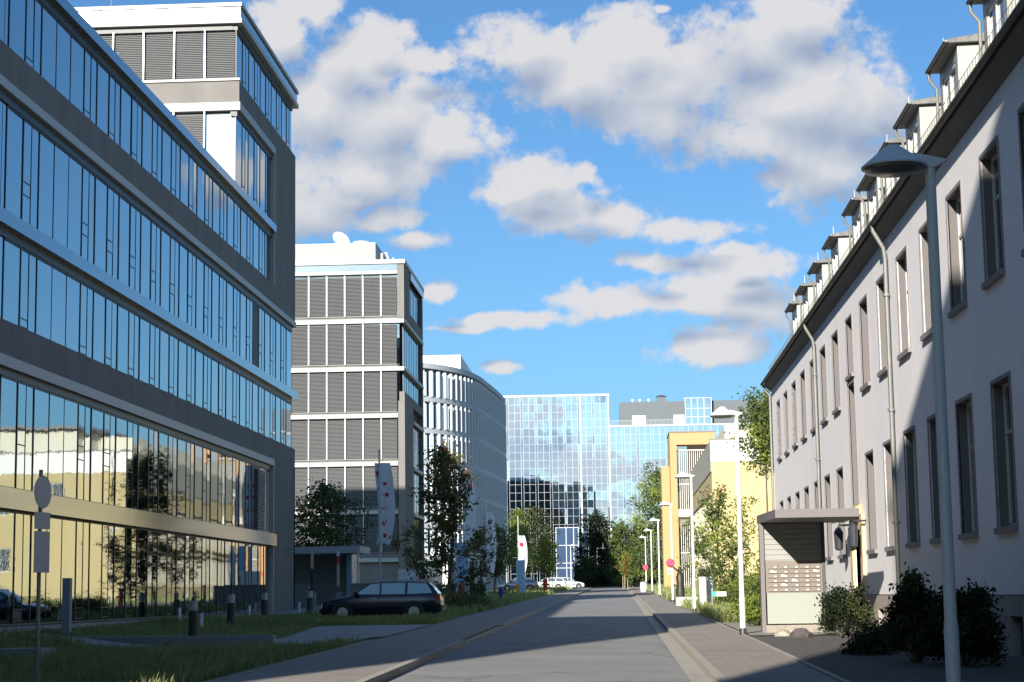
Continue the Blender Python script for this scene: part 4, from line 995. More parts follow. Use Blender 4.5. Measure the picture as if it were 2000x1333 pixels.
# grass: uncountable
def grass(name, regions, mats, seed, label=None):
    global rng
    rng = np.random.default_rng(seed); V = []; F = []; M = []
    base = 0
    for (x0, x1, y0, y1, n, h, w, tone) in regions:
        cl = 0.5+0.5*np.sin(np.arange(n)*0)  # even weight
        xs = rng.uniform(x0,x1,n); ys = rng.uniform(y0,y1,n)
        dn = np.sin(xs*1.9+ys*0.7)*np.sin(ys*1.3-xs*0.5)+rng.normal(size=n)*0.6
        keep = dn > -0.35; xs, ys, dn = xs[keep], ys[keep], dn[keep]; n_ = len(xs)
        zz = np.array([ground(a, b) for a, b in zip(xs, ys)])
        hh = h*rng.uniform(0.45,1.25,n_)*(1+0.35*np.clip(dn,-1,1.5)); a = rng.uniform(0,2*np.pi,n_); ln = hh*rng.uniform(0.1,0.6,n_)
        dx, dy = np.cos(a), np.sin(a); b = rng.uniform(0,np.pi,n_); wx, wy = np.cos(b)*w*.5, np.sin(b)*w*.5
        P = np.stack([np.column_stack([xs-wx,ys-wy,zz-0.02]), np.column_stack([xs+wx,ys+wy,zz-0.02]), np.column_stack([xs+wx*.7+dx*ln*.35,ys+wy*.7+dy*ln*.35,zz+hh*.6]), np.column_stack([xs+dx*ln,ys+dy*ln,zz+hh])], axis=1).reshape(-1,3)
        V.append(P); M.append(np.where(rng.random(n_) < tone, 1, 0)); base += n_
    P = np.concatenate(V); m = np.concatenate(M); n = len(m)
    me = bpy.data.meshes.new(name); me.vertices.add(4*n); me.vertices.foreach_set('co', P.astype(np.float32).ravel()); me.loops.add(4*n)
    me.loops.foreach_set('vertex_index', np.arange(4*n,dtype=np.int32)); me.polygons.add(n); me.polygons.foreach_set('loop_start', np.arange(0,4*n,4,dtype=np.int32)); me.polygons.foreach_set('loop_total', np.full(n,4,dtype=np.int32))
    for q in mats: me.materials.append(q)
    me.polygons.foreach_set('material_index', m.astype(np.int32)); me.update()
    return O(name, me, kind='stuff')
gr_a = leafmat('grass_green', (0.34,0.41,0.15), (0.19,0.25,0.09), 0.8, 0.4); gr_b = leafmat('grass_straw', (0.50,0.45,0.22), (0.30,0.27,0.12), 2.0, 0.3)
grass('grass', [(-12.5,-6.05,18,43.2,36000,0.16,0.016,0.30),(-16,-12.5,33,43.4,9000,0.18,0.022,0.15),(-15.5,-5.95,58.5,67,22000,0.17,0.024,0.08),(-15.2,-12.5,58,75,7000,0.13,0.026,0.1),(-15.2,-9.4,46.4,58.5,13000,0.10,0.024,0.1),
    (-12.6,-5.95,71,100,12000,0.25,0.04,0.1),(-12,-5.95,100,175,9000,0.3,0.07,0.1),(3.0,6.4,56,78,9000,0.28,0.03,0.2),(2.95,7.5,78,140,10000,0.3,0.05,0.2),(-11,-5.95,175,250,4000,0.35,0.12,0.2),(2.9,9,140,250,5000,0.35,0.1,0.2)], [gr_a, gr_b], 60)
for o_ in list(COL.objects):
    if o_.name == 'grass': o_['label'] = 'shaggy unmown grass with straw tufts on the verges'; o_['category'] = 'grass'
# ------------------------------------------------------------------ street lamps
LX = 2.95
def make_lamp(label, x, y, side=-1, head_only=False):
    o = thing('street_lamp', (x, y, gz(y)+0.08), label, 'street lamp', 'white lamps along the street')
    z = gz(y)+0.08; s = side
    part('pole', MB().lathe([(0.068,0.0),(0.068,0.9),(0.058,1.0),(0.050,5.2),(0.050,5.24)], (x,y,z), 14), lampwhite, o, True)
    part('base_sleeve', MB().lathe([(0.082,-0.1),(0.082,0.16),(0.072,0.18)], (x,y,z), 14), darkframe, o, True)
    mb = MB(); mb.prism([(x-s*0.16, z+5.27),(x+s*0.16, z+5.345),(x+s*0.16, z+5.23),(x-s*0.03, z+5.20)], 'y', y-0.06, y+0.06)
    part('arm', mb, lampwhite, o)
    cx = x+s*0.335
    mb = MB()
    prof = [(0.305,5.21),(0.308,5.225),(0.17,5.34),(0.065,5.42),(0.05,5.43)]
    mb.lathe(prof, (cx,y,z), 24); part('lamp_shade', mb, lampwhite, o, True)
    part('lens', MB().lathe([(0.22,5.165),(0.275,5.185),(0.285,5.208)], (cx,y,z), 20), mat('lamp_lens', (0.16,0.16,0.15), 0.2, spec=0.8), o, True)
    return o
lab = ['nearest street lamp in front of the pale facade, its pole cut by the picture foot','second street lamp, beside the mailbox kiosk','third street lamp, in front of the orange stair tower','fourth street lamp, with a large red round sign on its pole','fifth street lamp from the viewer','sixth street lamp from the viewer','farthest lamp of the right row, with a small red round sign']
ys = [17.2,44.2,71.7,99.6,128,156,183]; xs = [3.02,2.91,2.90,2.90,2.83,2.83,2.75]
lamps = [make_lamp(lab[i], xs[i], ys[i]) for i in range(7)]
make_lamp('lone white lamp left of the road in front of the blue entrance hall', -5.6, 222, 1)

# ------------------------------------------------------------------ estate car
def ring(hw, zb, zt, cr=0.03):
    return [(-hw*0.86,zb),(-hw*0.98,zb+0.14),(-hw,zb+(zt-zb)*0.55),(-hw*0.985,zt-0.10),(-hw*0.90,zt),(0,zt+cr),(hw*0.90,zt),(hw*0.985,zt-0.10),(hw,zb+(zt-zb)*0.55),(hw*0.98,zb+0.14),(hw*0.86,zb)]
def make_car(label, x, y, z, paint, rz=0.0, group=None, scale=1.0):
    o = thing('estate_car', (x, y, z), label, 'car', group, rz)
    n0 = o.name; ORG[n0] = (0,0,0)
    st = [(-2.22,0.30,0.56,0.62),(-2.16,0.24,0.66,0.74),(-1.95,0.20,0.74,0.81),(-1.45,0.18,0.84,0.845),(-0.95,0.18,0.92,0.855),(-0.3,0.18,0.93,0.86),(0.8,0.18,0.94,0.86),(1.6,0.19,0.95,0.85),(2.0,0.24,0.95,0.83),(2.17,0.30,0.90,0.79),(2.24,0.36,0.72,0.74)]
    mb = MB(); rings = []
    for (sx, zb, zt, hw) in st:
        n = len(mb.v); r = ring(hw, zb, zt); mb.v += [(sx, a, b) for a, b in r]; rings.append(n)
    k = 11
    for a, b in zip(rings, rings[1:]):
        for i in range(k): j = (i+1) % k; mb.f.append((a+i, b+i, b+j, a+j)); mb.m.append(0)
    mb.f.append(tuple(rings[0]+i for i in range(k))); mb.m.append(0); mb.f.append(tuple(rings[-1]+i for i in range(k))[::-1]); mb.m.append(0)
    body = part('body', mb, paint, o, True)
    g = MB()   # roof and pillars: lofted shell in body paint
    P = [(-1.12,0.90,-0.80,0.92),(-0.42,1.36,-0.60,1.37),(0.2,1.425,-0.59,1.44),(1.2,1.42,-0.59,1.435),(1.80,1.36,-0.57,1.375),(2.14,0.90,-0.72,0.91)]
    low = [(-1.12,0.90),(-0.42,0.91),(0.2,0.91),(1.2,0.91),(1.80,0.91),(2.14,0.90)]
    n = len(g.v)
    for i, (px, pz, hy, pc) in enumerate(P):
        bl_ = -0.81 if 0 < i < 5 else hy
        g.v += [(px, bl_, low[i][1]), (px, hy, pz), (px, 0, pc), (px, -hy, pz), (px, -bl_, low[i][1])]
    for i in range(5):
        for j in range(4): a = n+i*5+j; g.f.append((a, a+5, a+6, a+1)); g.m.append(0)
    part('cabin', g, paint, o, True)
    def sidewin(name, q):
        for s_ in (-1, 1):
            m_ = MB()
            def yy(zv): return s_*(0.815-(zv-0.91)/(1.42-0.91)*0.205)
            m_.poly([(a, yy(b), b) for a, b in (q if s_ < 0 else q[::-1])]); part(name, m_, cglass, o)
    sidewin('front_window', [(-0.92,0.97),(-0.02,0.96),(-0.02,1.36),(-0.36,1.33)]); sidewin('rear_window', [(0.05,0.96),(0.92,0.96),(0.92,1.37),(0.05,1.36)]); sidewin('quarter_window', [(1.02,0.96),(1.94,0.98),(1.72,1.33),(1.02,1.37)])
    m_ = MB(); m_.poly([(-1.09,-0.72,0.94),(-0.46,-0.56,1.345),(-0.46,0.56,1.345),(-1.09,0.72,0.94)][::-1]); part('windscreen', m_, cglass, o)
    m_ = MB(); m_.poly([(1.862,-0.55,1.31),(2.142,-0.66,0.96),(2.142,0.66,0.96),(1.862,0.55,1.31)]); part('tailgate_window', m_, mat('pale_car_glass', (0.45,0.58,0.68), 0.08, 0.8), o)
    for s_ in (-1, 1):
        part('tail_light', MB().box(2.02,2.22,s_*0.60,s_*0.80,0.68,0.92), mat('tail_red', (0.42,0.03,0.02), 0.3), o)
        part('headlight', MB().hexa([(-2.2,s_*0.40,0.52),(-2.2,s_*0.66,0.52),(-1.98,s_*0.79,0.55),(-1.98,s_*0.5,0.55)],[(-2.12,s_*0.40,0.66),(-2.1,s_*0.66,0.66),(-1.9,s_*0.80,0.70),(-1.9,s_*0.5,0.70)]), mat('headlight_glass', (0.6,0.62,0.62), 0.1, 0.5), o)
        part('roof_rail', MB().tube([(-0.30,s_*0.56,1.42),(-0.2,s_*0.57,1.47),(1.5,s_*0.56,1.47),(1.62,s_*0.55,1.42)], 0.016, 6), alu, o)
        part('side_trim', MB().box(-1.0,1.02,s_*0.855,s_*0.872,0.50,0.56), blackm, o)
        part('door_handle', MB().box(-0.28,-0.12,s_*0.85,s_*0.875,0.80,0.83), alu, o)
        part('mirror', MB().box(-0.95,-0.80,s_*0.83,s_*0.99,0.94,1.06), blackm, o)
    part('rear_bumper', MB().box(2.16,2.30,-0.76,0.76,0.36,0.54), blackm, o); part('front_bumper', MB().box(-2.27,-2.14,-0.68,0.68,0.28,0.46), blackm, o)
    part('number_plate', MB().box(2.235,2.25,-0.26,0.26,0.60,0.71), whitepaint, o)
    for wx in (-1.38, 1.26):
        for s_ in (-1, 1):
            m_ = MB(); 
            m_.tube([(wx, s_*0.55, 0.34),(wx, s_*0.868, 0.34)], 0.375, 20)
            part('wheel_arch', m_, blackm, o)
            t_ = MB(); t_.tube([(wx, s_*0.64, 0.305),(wx, s_*0.655, 0.305),(wx, s_*0.865, 0.305),(wx, s_*0.882, 0.305)], [0.27,0.305,0.305,0.27], 22); w_ = part('wheel', t_, mat('tyre', (0.018,0.018,0.018), 0.8), o, True)
            r_ = MB(); r_.tube([(wx, s_*0.87, 0.305),(wx, s_*0.889, 0.305)], [0.205,0.195], 18)
            for k_ in range(7):
                a = k_*2*math.pi/7; r_.box(wx+0.13*math.cos(a)-0.02, wx+0.13*math.cos(a)+0.02, s_*0.885, s_*0.896, 0.305+0.13*math.sin(a)-0.02, 0.305+0.13*math.sin(a)+0.02)
            part('rim', r_, mat('wheel_silver', (0.55,0.56,0.57), 0.35, 0.7), w_)
    return o
cglass = mat('car_glass', (0.20,0.27,0.29), 0.05, 0.6, spec=1.0)
navy = mat('navy_paint', (0.008,0.011,0.028), 0.22, 0.0, spec=0.6)
cw = mat('white_car_paint', (0.70,0.70,0.69), 0.3); cs = mat('silver_car_paint', (0.42,0.44,0.46), 0.3, 0.6)
make_car('dark navy estate car parked side-on on the left with pale hubcaps', -8.78, 69, ground(-8.78,69)-0.06, navy)
make_car('white car parked far off beside the small staked tree', -8.6, 226, gz(226)+0.1, cw, 0.1, 'cars parked at the far end')
make_car('white car parked farthest right in the far row beside the blue hall', -6.6, 236, gz(236)+0.1, cw, R(200), 'cars parked at the far end')
make_car('silver car parked behind the left verge trees', -11.6, 214, gz(214)+0.1, cs, R(15), 'cars parked at the far end')

# ------------------------------------------------------------------ mailbox kiosk
ks = thing('mailbox_kiosk', (4.2, 45, 0.5), 'grey mailbox kiosk with a flat cantilevered roof beside the pavement', 'kiosk')
kz = 0.48; kg = mat('kiosk_grey', (0.17,0.155,0.16), 0.6, 0.1); kp = mat('kiosk_panel', (0.30,0.31,0.285), 0.55, nscale=1.5, namt=0.05)
part('side_wall', MB().box(3.42,3.52,44.9,45.2,kz-0.1,3.13), kg, ks)
part('side_wall', MB().box(4.90,4.98,44.95,45.2,kz-0.1,3.13), mat('dark_post', (0.07,0.07,0.065), 0.6), ks)
part('roof', MB().hexa([(3.60,42.4,3.16),(5.50,42.4,3.16),(5.50,45.35,3.135),(3.40,45.35,3.135)], [(3.60,42.4,3.35),(5.50,42.4,3.35),(5.50,45.35,3.33),(3.40,45.35,3.33)]), kg, ks)
part('base_plinth', MB().box(3.521,4.90,44.9,45.2,kz-0.1,0.70), mat('plinth_stone', (0.30,0.27,0.23), 0.9, nscale=4, namt=0.2), ks)
mb = MB(); mb.box(3.521,4.899,45.0,45.15,2.22,3.13)
for i in range(7): mb.box(3.521,4.899,44.98,44.998,2.25+i*0.125,2.355+i*0.125)
part('upper_panel', mb, kp, ks)
part('lower_panel', MB().box(3.56,4.86,44.98,45.1,0.73,1.46), mat('pale_glass_panel', (0.33,0.355,0.31), 0.3), ks)
part('lower_frame', MB().box(3.521,4.899,45.101,45.15,0.701,2.22), kg, ks)
part('mailbox_surround', MB().box(3.521,4.899,45.0,45.1,1.461,2.219), mat('mailbox_bronze', (0.20,0.175,0.15), 0.5, 0.3), ks)
fl_ = MB().box(0,0.232,-0.03,0,0,0.085).box(0.01,0.22,-0.036,-0.0301,0.060,0.078).mesh('mailbox', mat('mailbox_flap', (0.24,0.21,0.18), 0.4, 0.5))
lb_ = MB().box(0.145,0.205,-0.042,-0.0305,0.018,0.046).mesh('name_plate', whitepaint)
lb2 = MB().box(0.06,0.14,-0.043,-0.0305,0.02,0.075).mesh('sticker', whitepaint)
for i in range(5):
    for j in range(6):
        m_ = O('mailbox', fl_, ks, (3.60+i*0.255-4.2, 44.998-45, 1.50+j*0.108-0.5)); O('name_plate', lb_, m_)
        if (i, j) in ((0,4),(1,1),(1,3),(2,2),(4,4)): O('sticker', lb2, m_)
def boulder(x, y, r, label, m, seed, sq=0.7):
    r_ = random.Random(seed); mb = MB(); rings = []; N, K = 7, 12
    for i in range(N+1):
        th = math.pi*i/N; n = len(mb.v); rings.append(n)
        for k in range(K):
            ph = 2*math.pi*k/K; q = r*(1+r_.uniform(-.16,.16)); mb.v.append((x+q*math.sin(th)*math.cos(ph)*1.15, y+q*math.sin(th)*math.sin(ph), ground(x,y)+r*0.25+q*sq*math.cos(th)))
    for a, b in zip(rings, rings[1:]):
        for k in range(K): j = (k+1) % K; mb.f.append((a+k, b+k, b+j, a+j)); mb.m.append(0)
    o = O('boulder', mb.mesh('boulder', m, (x, y, ground(x,y)), True), None, (x, y, ground(x,y))); tag(o, label, 'boulder', 'boulders beside the pavement')
stone = mat('field_stone', (0.34,0.30,0.25), 0.9, nscale=5, namt=0.35, bump=0.01, bscale=15); dstone = mat('dark_stone', (0.10,0.09,0.085), 0.85, nscale=5, namt=0.35, bump=0.01, bscale=15)
boulder(4.05,42.0,0.22,'dark rounded boulder in front of the mailbox kiosk',dstone,1); boulder(3.72,42.9,0.17,'pale small boulder at the foot of the mailbox kiosk',stone,2)
boulder(3.95,63,0.30,'dark boulder in the grass near the third lamp',dstone,3); boulder(3.55,57.5,0.24,'pale boulder left of the green shrubs',stone,4); boulder(4.15,53.0,0.26,'pale boulder under the green shrub by the second lamp',stone,5)
boulder(5.7,33.6,0.2,'dark boulder on the bed near the facade',dstone,6)

# ------------------------------------------------------------------ signs
red = mat('sign_red', (0.55,0.02,0.06), 0.4); signblue = mat('sign_blue', (0.10,0.08,0.35), 0.4); green = mat('sign_green', (0.03,0.30,0.18), 0.4); signgrey = mat('sign_back', (0.72,0.66,0.64), 0.6, 0.0); teal = mat('teal', (0.05,0.35,0.38), 0.5)
def round_sign(x, y, zc, r, label, plate=False, tilt=0.0):
    o = thing('no_stopping_sign', (x, y-0.09, zc), label, 'traffic sign')
    part('disc', MB().tube([(x,y-0.12,zc),(x,y-0.10,zc)], r, 28), red, o)
    part('centre', MB().tube([(x,y-0.125,zc),(x,y-0.1205,zc)], r*0.72, 28), mat('faded_magenta', (0.50,0.06,0.20), 0.4), o)
    m_ = MB(); c = r*0.66*0.707; w_ = r*0.13
    m_.hexa([(x-c-w_,y-0.13,zc-c+w_),(x-c+w_,y-0.13,zc-c-w_),(x-c+w_,y-0.1255,zc-c-w_),(x-c-w_,y-0.1255,zc-c+w_)],[(x+c-w_,y-0.13,zc+c+w_),(x+c+w_,y-0.13,zc+c-w_),(x+c+w_,y-0.1255,zc+c-w_),(x+c-w_,y-0.1255,zc+c+w_)])
    part('cross_bar', m_, red, o)
    part('clamp', MB().box(x-0.04,x+0.04,y-0.10,y-0.04,zc-0.05,zc+0.05), alu, o)
    if plate:
        part('plate', MB().box(x-0.14,x+0.10,y-0.12,y-0.105,zc-r-0.38,zc-r-0.04), whitepaint, o)
        m_ = MB(); m_.poly([(x-0.09,y-0.124,zc-r-0.12),(x-0.09,y-0.124,zc-r-0.30),(x+0.06,y-0.124,zc-r-0.21)]); m_.box(x-0.12,x-0.09,y-0.126,y-0.121,zc-r-0.24,zc-r-0.18)
        part('arrow', m_, green, o)
round_sign(2.80, 99.6, 3.08, 0.23, 'large red round sign on the fourth lamp pole, white plate below', True)
round_sign(2.70, 183, 4.02, 0.26, 'small distant red round sign on the farthest lamp pole of the row')
o = thing('traffic_sign', (-8.54, 27, ground(-8.54,27)), 'grey sign post with a round disc and two plates, seen obliquely at the left edge', 'traffic sign')
zg = ground(-8.54,27)
part('pole', MB().tube([(-8.54,27,zg-0.1),(-8.54,27,3.45)], 0.03, 10), mat('galvanised', (0.33,0.34,0.34), 0.5, 0.6), o, True)
ca, sa = math.cos(R(28)), math.sin(R(28))
def plate_q(mb, u0, u1, z0, z1, off=0.035, th=0.006):
    b = []; 
    for (u, d) in ((u0,off),(u1,off),(u1,off+th),(u0,off+th)): b.append((-8.54+u*ca*0.55+d*sa, 27+u*sa*2.0-d*ca))
    mb.hexa([(p[0],p[1],z0) for p in b], [(p[0],p[1],z1) for p in b])
mb = MB(); c0 = Vector((-8.54, 27, 3.12)); nrm = Vector((0.975, -0.22, 0)); mb.tube([c0+nrm*0.035, c0+nrm*0.043], 0.245, 26); part('disc', mb, signgrey, o)
def pl(z0, z1, w):
    m_ = MB(); a = Vector((0.22, 0.975, 0)); p = [c0+nrm*0.035-a*w, c0+nrm*0.035+a*w, c0+nrm*0.042+a*w, c0+nrm*0.042-a*w]
    m_.hexa([(q.x,q.y,z0) for q in p], [(q.x,q.y,z1) for q in p]); return m_
part('plate', pl(2.57,2.82,0.22), signgrey, o); part('plate', pl(1.93,2.54,0.22), signgrey, o)
o = thing('blade_sign', (3.53, 66, ground(3.5,66)), 'small white and teal blade sign on a short post in the grass', 'sign')
part('post', MB().tube([(3.30,66,0.5),(3.30,66,1.58)], 0.03, 8), alu, o); part('blade', MB().box(3.45,3.80,65.98,66.0,1.36,1.52), whitepaint, o); part('end_panel', MB().box(3.28,3.449,65.97,66.0,1.35,1.53), teal, o)
o = thing('site_sign', (-11.6, 103.6, 1.0), 'white rectangular company sign above the gate wall', 'sign')
part('board', MB().box(-12.3,-10.95,103.55,103.62,2.25,3.05), whitepaint, o); part('red_mark', MB().box(-11.15,-10.98,103.53,103.549,2.3,2.78), red, o)
for x in (-12.1,-11.15): part('post', MB().box(x-0.04,x+0.04,103.621,103.7,0.8,3.05), alu, o)
# ------------------------------------------------------------------ flags and banners
flagc = mat('flag_cloth', (0.66,0.68,0.74), 0.8, trans=0.25)
def flag(x, y, ztop, z0, z1, wl, wr, label, marks, hgt=None):
    zg = ground(x, y); o = thing('flagpole', (x, y, zg), label, 'flagpole', 'flags along the left verge')
    part('mast', MB().lathe([(0.06,-0.1),(0.045,ztop-zg-0.1),(0.045,ztop-zg),(0.07,ztop-zg+0.02),(0.02,ztop-zg+0.1)], (x,y,zg), 10), mat('mast_white', (0.45,0.47,0.50), 0.4), o, True)
    N, K = 26, 9; mb = MB(); mb2 = MB()
    def P(u, t, off=0):
        w = wr*(0.35+0.65*math.sin(math.pi*(0.15+0.7*t))**0.8)
        xx = x + (u*w if u > 0 else u*wl*(0.6+0.4*math.cos(t*5))); yy = y - 0.06 - 0.10*math.sin(u*5+t*9) - off
        return (xx, yy, z1+(z0-z1)*t - 0.25*abs(u)*t)
    us = [-1,-0.5,0.02,0.2,0.4,0.55,0.7,0.85,1.0]
    for i in range(N):
        for k in range(K-1): mb.poly([P(us[k],i/N),P(us[k+1],i/N),P(us[k+1],(i+1)/N),P(us[k],(i+1)/N)])
    c_ = part('flag', mb, flagc, o)
    for (t, u0, u1, dt) in marks: mb2.poly([P(u0,t,0.006),P(u1,t,0.006),P(u1,t+dt,0.006),P(u0,t+dt,0.006)])
    if marks: part('emblem', mb2, red, c_)
    return o
marks = [(0.10,-0.8,-0.1,0.07),(0.30,-0.7,-0.1,0.05),(0.24,0.25,0.5,0.04),(0.38,0.2,0.30,0.035),(0.375,0.35,0.62,0.045),(0.56,0.15,0.26,0.03),(0.545,0.32,0.58,0.045),(0.74,0.2,0.40,0.05),(0.70,0.45,0.52,0.05),(0.88,0.3,0.55,0.05)]
flag(-12.88, 100, 9.4, 4.5, 8.75, 0.24, 0.86, 'flagpole with a long white flag with red marks before the dark office tower', marks)
flag(-10.38, 125, 11.2, 5.2, 10.0, 0.1, 0.85, 'flagpole with a white flag, mostly hidden behind the maple', [(0.05,0.4,0.8,0.08),(0.2,0.45,0.8,0.06)])
flag(-9.35, 132, 8.6, 3.3, 7.4, 0.1, 0.75, 'shorter flagpole with a plain white flag right of the maple', [])
flag(-8.55, 160, 8.2, 3.6, 6.6, 0.1, 0.8, 'far flagpole with a white flag beside the yellow-green tree', [(0.2,0.2,0.6,0.1)])
for (x0, x1, y, z0, z1, lb) in ((-9.75,-9.05,112,1.3,4.7,'tall pale blue banner stele under the maple'),(-8.15,-7.55,150,1.5,4.3,'smaller pale blue banner stele farther along the verge')):
    o = thing('banner_stele', ((x0+x1)/2, y, z0), lb, 'sign', 'pale blue steles'); part('panel', MB().box(x0,x1,y-0.04,y+0.04,z0+0.05,z1), mat('pale_blue', (0.30,0.45,0.65), 0.5), o); part('frame', MB().box(x0-0.05,x0-0.002,y-0.05,y+0.05,z0,z1+0.05), alu, o); part('frame', MB().box(x1+0.002,x1+0.05,y-0.05,y+0.05,z0,z1+0.05), alu, o)
# ------------------------------------------------------------------ gate, shelter, walls
gatecon = mat('gate_concrete', (0.22,0.22,0.215), 0.9, nscale=0.8, namt=0.08)
w_ = thing('gate_wall', (-14, 101, 0.8), 'low grey concrete wall running behind the dark estate car', 'wall')
part('panel', MB().box(-22,-16.9,101,101.3,0.5,2.25), gatecon, w_); part('panel', MB().box(-14.6,-10.1,101,101.3,0.5,2.2), gatecon, w_); part('coping', MB().box(-14.62,-10.08,100.97,101.33,2.2,2.27), greytrim, w_)
o = thing('gatehouse_canopy', (-18, 106, 0.9), 'flat-roofed gatehouse canopy beyond the corner of the glass office block', 'shelter')
part('roof', MB().box(-23,-14.6,104.6,109,4.02,4.40), mat('canopy_grey', (0.38,0.40,0.40), 0.6), o)
part('back_wall', MB().box(-23,-15.4,108.6,108.8,0.7,4.0), gatecon, o); part('glass_side', MB().box(-15.6,-15.3,106.2,108.58,1.5,4.0), mat('pale_glass', (0.22,0.32,0.42), 0.15), o)
for x in (-14.75,-18.6,-22.6): part('post', MB().box(x-0.06,x+0.06,104.75,104.87,0.7,4.01), alu, o)
for (x, y, lb, hh) in ((-16.2,98,'raised barrier arm left, black below and pale above',4.15),(-14.87,98.4,'raised barrier arm right, with a red tip',3.95)):
    o = thing('barrier', (x, y, 0.8), lb, 'barrier', 'raised barriers at the gate')
    part('housing', MB().box(x-0.15,x+0.15,y-0.2,y+0.2,0.7,1.8), mat('barrier_grey', (0.25,0.26,0.27), 0.5), o)
    pale_o = mat('barrier_cream', (0.60,0.45,0.33), 0.5)
    for z0, z1, m_ in (((1.8,3.05,blackm),(3.053,hh,pale_o)) if hh > 4 else ((2.1,3.25,pale_o),(3.253,3.7,red),(3.703,hh,whitepaint))):
        part('arm_segment', MB().box(x-0.07,x+0.07,y-0.26,y-0.21,z0,z1), m_, o)
for (x0, x1, y0, y1, z0, z1, lb, m) in ((-16.0,-8.6,46.0,46.35,0.15,0.60,'long low concrete edging wall on the left lawn',lightpave),(-14.5,-11.75,37.4,38.4,0.1,0.56,'short pale concrete block in the near left grass',lightpave)):
    o = O('edging_wall', MB().box(x0,x1,y0,y1,z0,z1).mesh('edging_wall', m, (x0,y0,z0)), None, (x0,y0,z0)); tag(o, lb, 'low wall')
o = O('square_post', MB().box(-14.22,-14.02,46.9,47.1,0.3,2.1).mesh('square_post', mat('post_grey', (0.28,0.31,0.34), 0.6), (-14.12,47,0.3)), None, (-14.12,47,0.3)); tag(o, 'plain grey square post in front of the ground floor glass', 'post')
# ------------------------------------------------------------------ bollard lights and marker posts
bz = [(-12.0,52,'nearest dark bollard light with a pale head'),(-12.6,60,'second dark bollard light before the glass front'),(-13.8,72,'third dark bollard light near the corner pier'),(-13.35,80,'dark bollard light left of the estate car bonnet')]
src = None
for x, y, lb in bz:
    zg = ground(x, y)
    if src is None:
        src = thing('bollard_light', (x, y, zg), lb, 'bollard', 'bollard lights on the left lawn')
        part('post', MB().lathe([(0.13,-0.1),(0.13,0.72)], (x,y,zg), 14), mat('bollard_dark', (0.03,0.035,0.04), 0.5), src, True)
        part('light_head', MB().lathe([(0.125,0.725),(0.125,1.0)], (x,y,zg), 14), mat('frosted_head', (0.40,0.43,0.45), 0.3), src, True)
        part('cap', MB().lathe([(0.06,1.0),(0.06,1.05),(0.03,1.10)], (x,y,zg), 12), mat('bollard_dark', (0,0,0)), src, True)
        s0 = src
    else: copy_tree(s0, (x, y, zg), label=lb)
for i, (x, y, h, lb) in enumerate(((-14.3,60,0.52,'short white marker post left of the first bollard light'),(-12.9,57,0.40,'short white marker post right of the first bollard light'),(-15.0,75,0.45,'short white marker post between the bollard lights'),(-15.2,88,0.42,'short white marker post at the corner pier'))):
    zg = ground(x, y); o = O('marker_post', MB().lathe([(0.06,-0.05),(0.06,h),(0.04,h+0.03)], (0,0,0), 10).mesh('marker_post', mat("marker_white", (0.65,0.67,0.69), 0.6), smooth=True), None, (x, y, zg)); tag(o, lb, 'marker post', 'marker posts on the left lawn')
# ------------------------------------------------------------------ small things along the verges
def hydrant(x, y, h, r, m, label, nm='hydrant'):
    zg = ground(x, y); o = thing(nm, (x, y, zg), label, nm.replace('_', ' '))
    part('body', MB().lathe([(r*1.3,-0.1),(r*1.3,0.08),(r,0.1),(r,h*0.72),(r*1.15,h*0.74),(r*1.15,h*0.86),(r*0.6,h)], (x,y,zg), 12), m, o, True)
    part('outlet', MB().tube([(x-r*1.7,y,zg+h*0.62),(x+r*1.7,y,zg+h*0.62)], r*0.4, 8), m, o)
hred = mat('hydrant_red', (0.35,0.03,0.02), 0.5); hblue = mat('hydrant_blue', (0.03,0.035,0.22), 0.5); hor = mat('hydrant_orange', (0.75,0.30,0.04), 0.5)
hydrant(-7.75, 92, 1.25, 0.15, hred, 'red hydrant post beside the maple trunk'); hydrant(-6.95, 110, 0.95, 0.13, hblue, 'dark blue hydrant on the left verge')
hydrant(-8.1, 150, 1.0, 0.13, hor, 'small orange post beside the farther pale blue stele', 'marker_bollard'); hydrant(-6.75, 172, 1.35, 0.2, hred, 'red post under the small staked tree', 'marker_bollard')
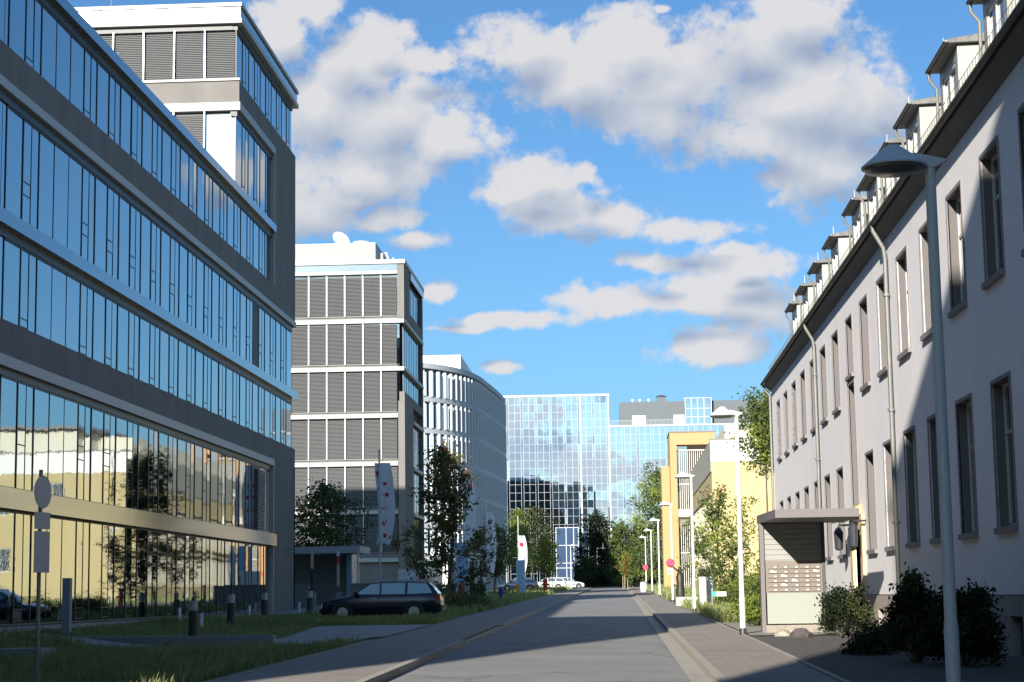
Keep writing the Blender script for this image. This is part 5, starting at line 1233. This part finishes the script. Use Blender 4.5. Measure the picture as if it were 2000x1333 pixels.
o = thing('waste_bin', (2.28, 170, gz(170)), 'white bin at the foot of the farthest lamp pole', 'bin'); part('bin_body', MB().lathe([(0.26,0.02),(0.30,0.85)], (2.28,170,gz(170)+0.09), 12), whitepaint, o, True); part('lid', MB().lathe([(0.32,0.855),(0.31,0.92),(0.1,1.0)], (2.28,170,gz(170)+0.09), 12), greytrim, o, True)
o = thing('sculpture', (2.98, 90, 1.2), 'dark slender bronze figure sculpture on a low pale plinth', 'sculpture'); bz_ = mat('bronze', (0.06,0.055,0.045), 0.5, 0.5)
part('figure', MB().lathe([(0.20,0.0),(0.22,0.25),(0.17,0.6),(0.20,0.95),(0.13,1.15),(0.06,1.22),(0.10,1.32),(0.07,1.44),(0.02,1.48)], (2.98,90,1.30), 12), bz_, o, True)
part('arm', MB().tube([(2.98,90,2.45),(2.65,90,2.75),(2.45,90,2.80)], [0.05,0.04,0.03], 8), bz_, o); part('arm', MB().tube([(2.98,90,2.45),(3.3,90,2.78),(3.7,90,2.82)], [0.05,0.04,0.03], 8), bz_, o)
part('plinth', MB().box(2.75,3.75,89.2,90.4,0.8,1.30), mat('plinth_pale', (0.50,0.47,0.44), 0.8), o)
for i, (x, y, lb) in enumerate(((3.62,80,'left of two white planter columns behind the third lamp'),(3.95,81,'right of two white planter columns behind the third lamp'))):
    o = thing('planter_column', (x, y, ground(x,y)), lb, 'planter', 'white planter columns'); zg = ground(x,y)
    part('column', MB().lathe([(0.16,-0.05),(0.16,1.25),(0.19,1.27),(0.19,1.36)], (x,y,zg), 14), whitepaint, o, True)
    rng = np.random.default_rng(80+i); C = rng.normal(size=(260,3))*np.array([.17,.17,.14])+np.array([0,0,1.52]); C[:,2] = np.maximum(C[:,2], 1.33)
    O('plant', leaf_mesh('plant', C, 0.10, [lf_dark]), o)
o = thing('tree_guard', (-7.3, 189.4, gz(189)), 'white metal guard frame beside the small staked tree', 'tree guard')
for k in range(3): part('bar', MB().tube([(-7.9+k*0.6,189.4,gz(189)),(-7.9+k*0.6,189.4,gz(189)+2.3)], 0.035, 6), whitepaint, o)
part('rail', MB().tube([(-7.9,189.4,gz(189)+2.2),(-6.7,189.4,gz(189)+2.2)], 0.03, 6), whitepaint, o)
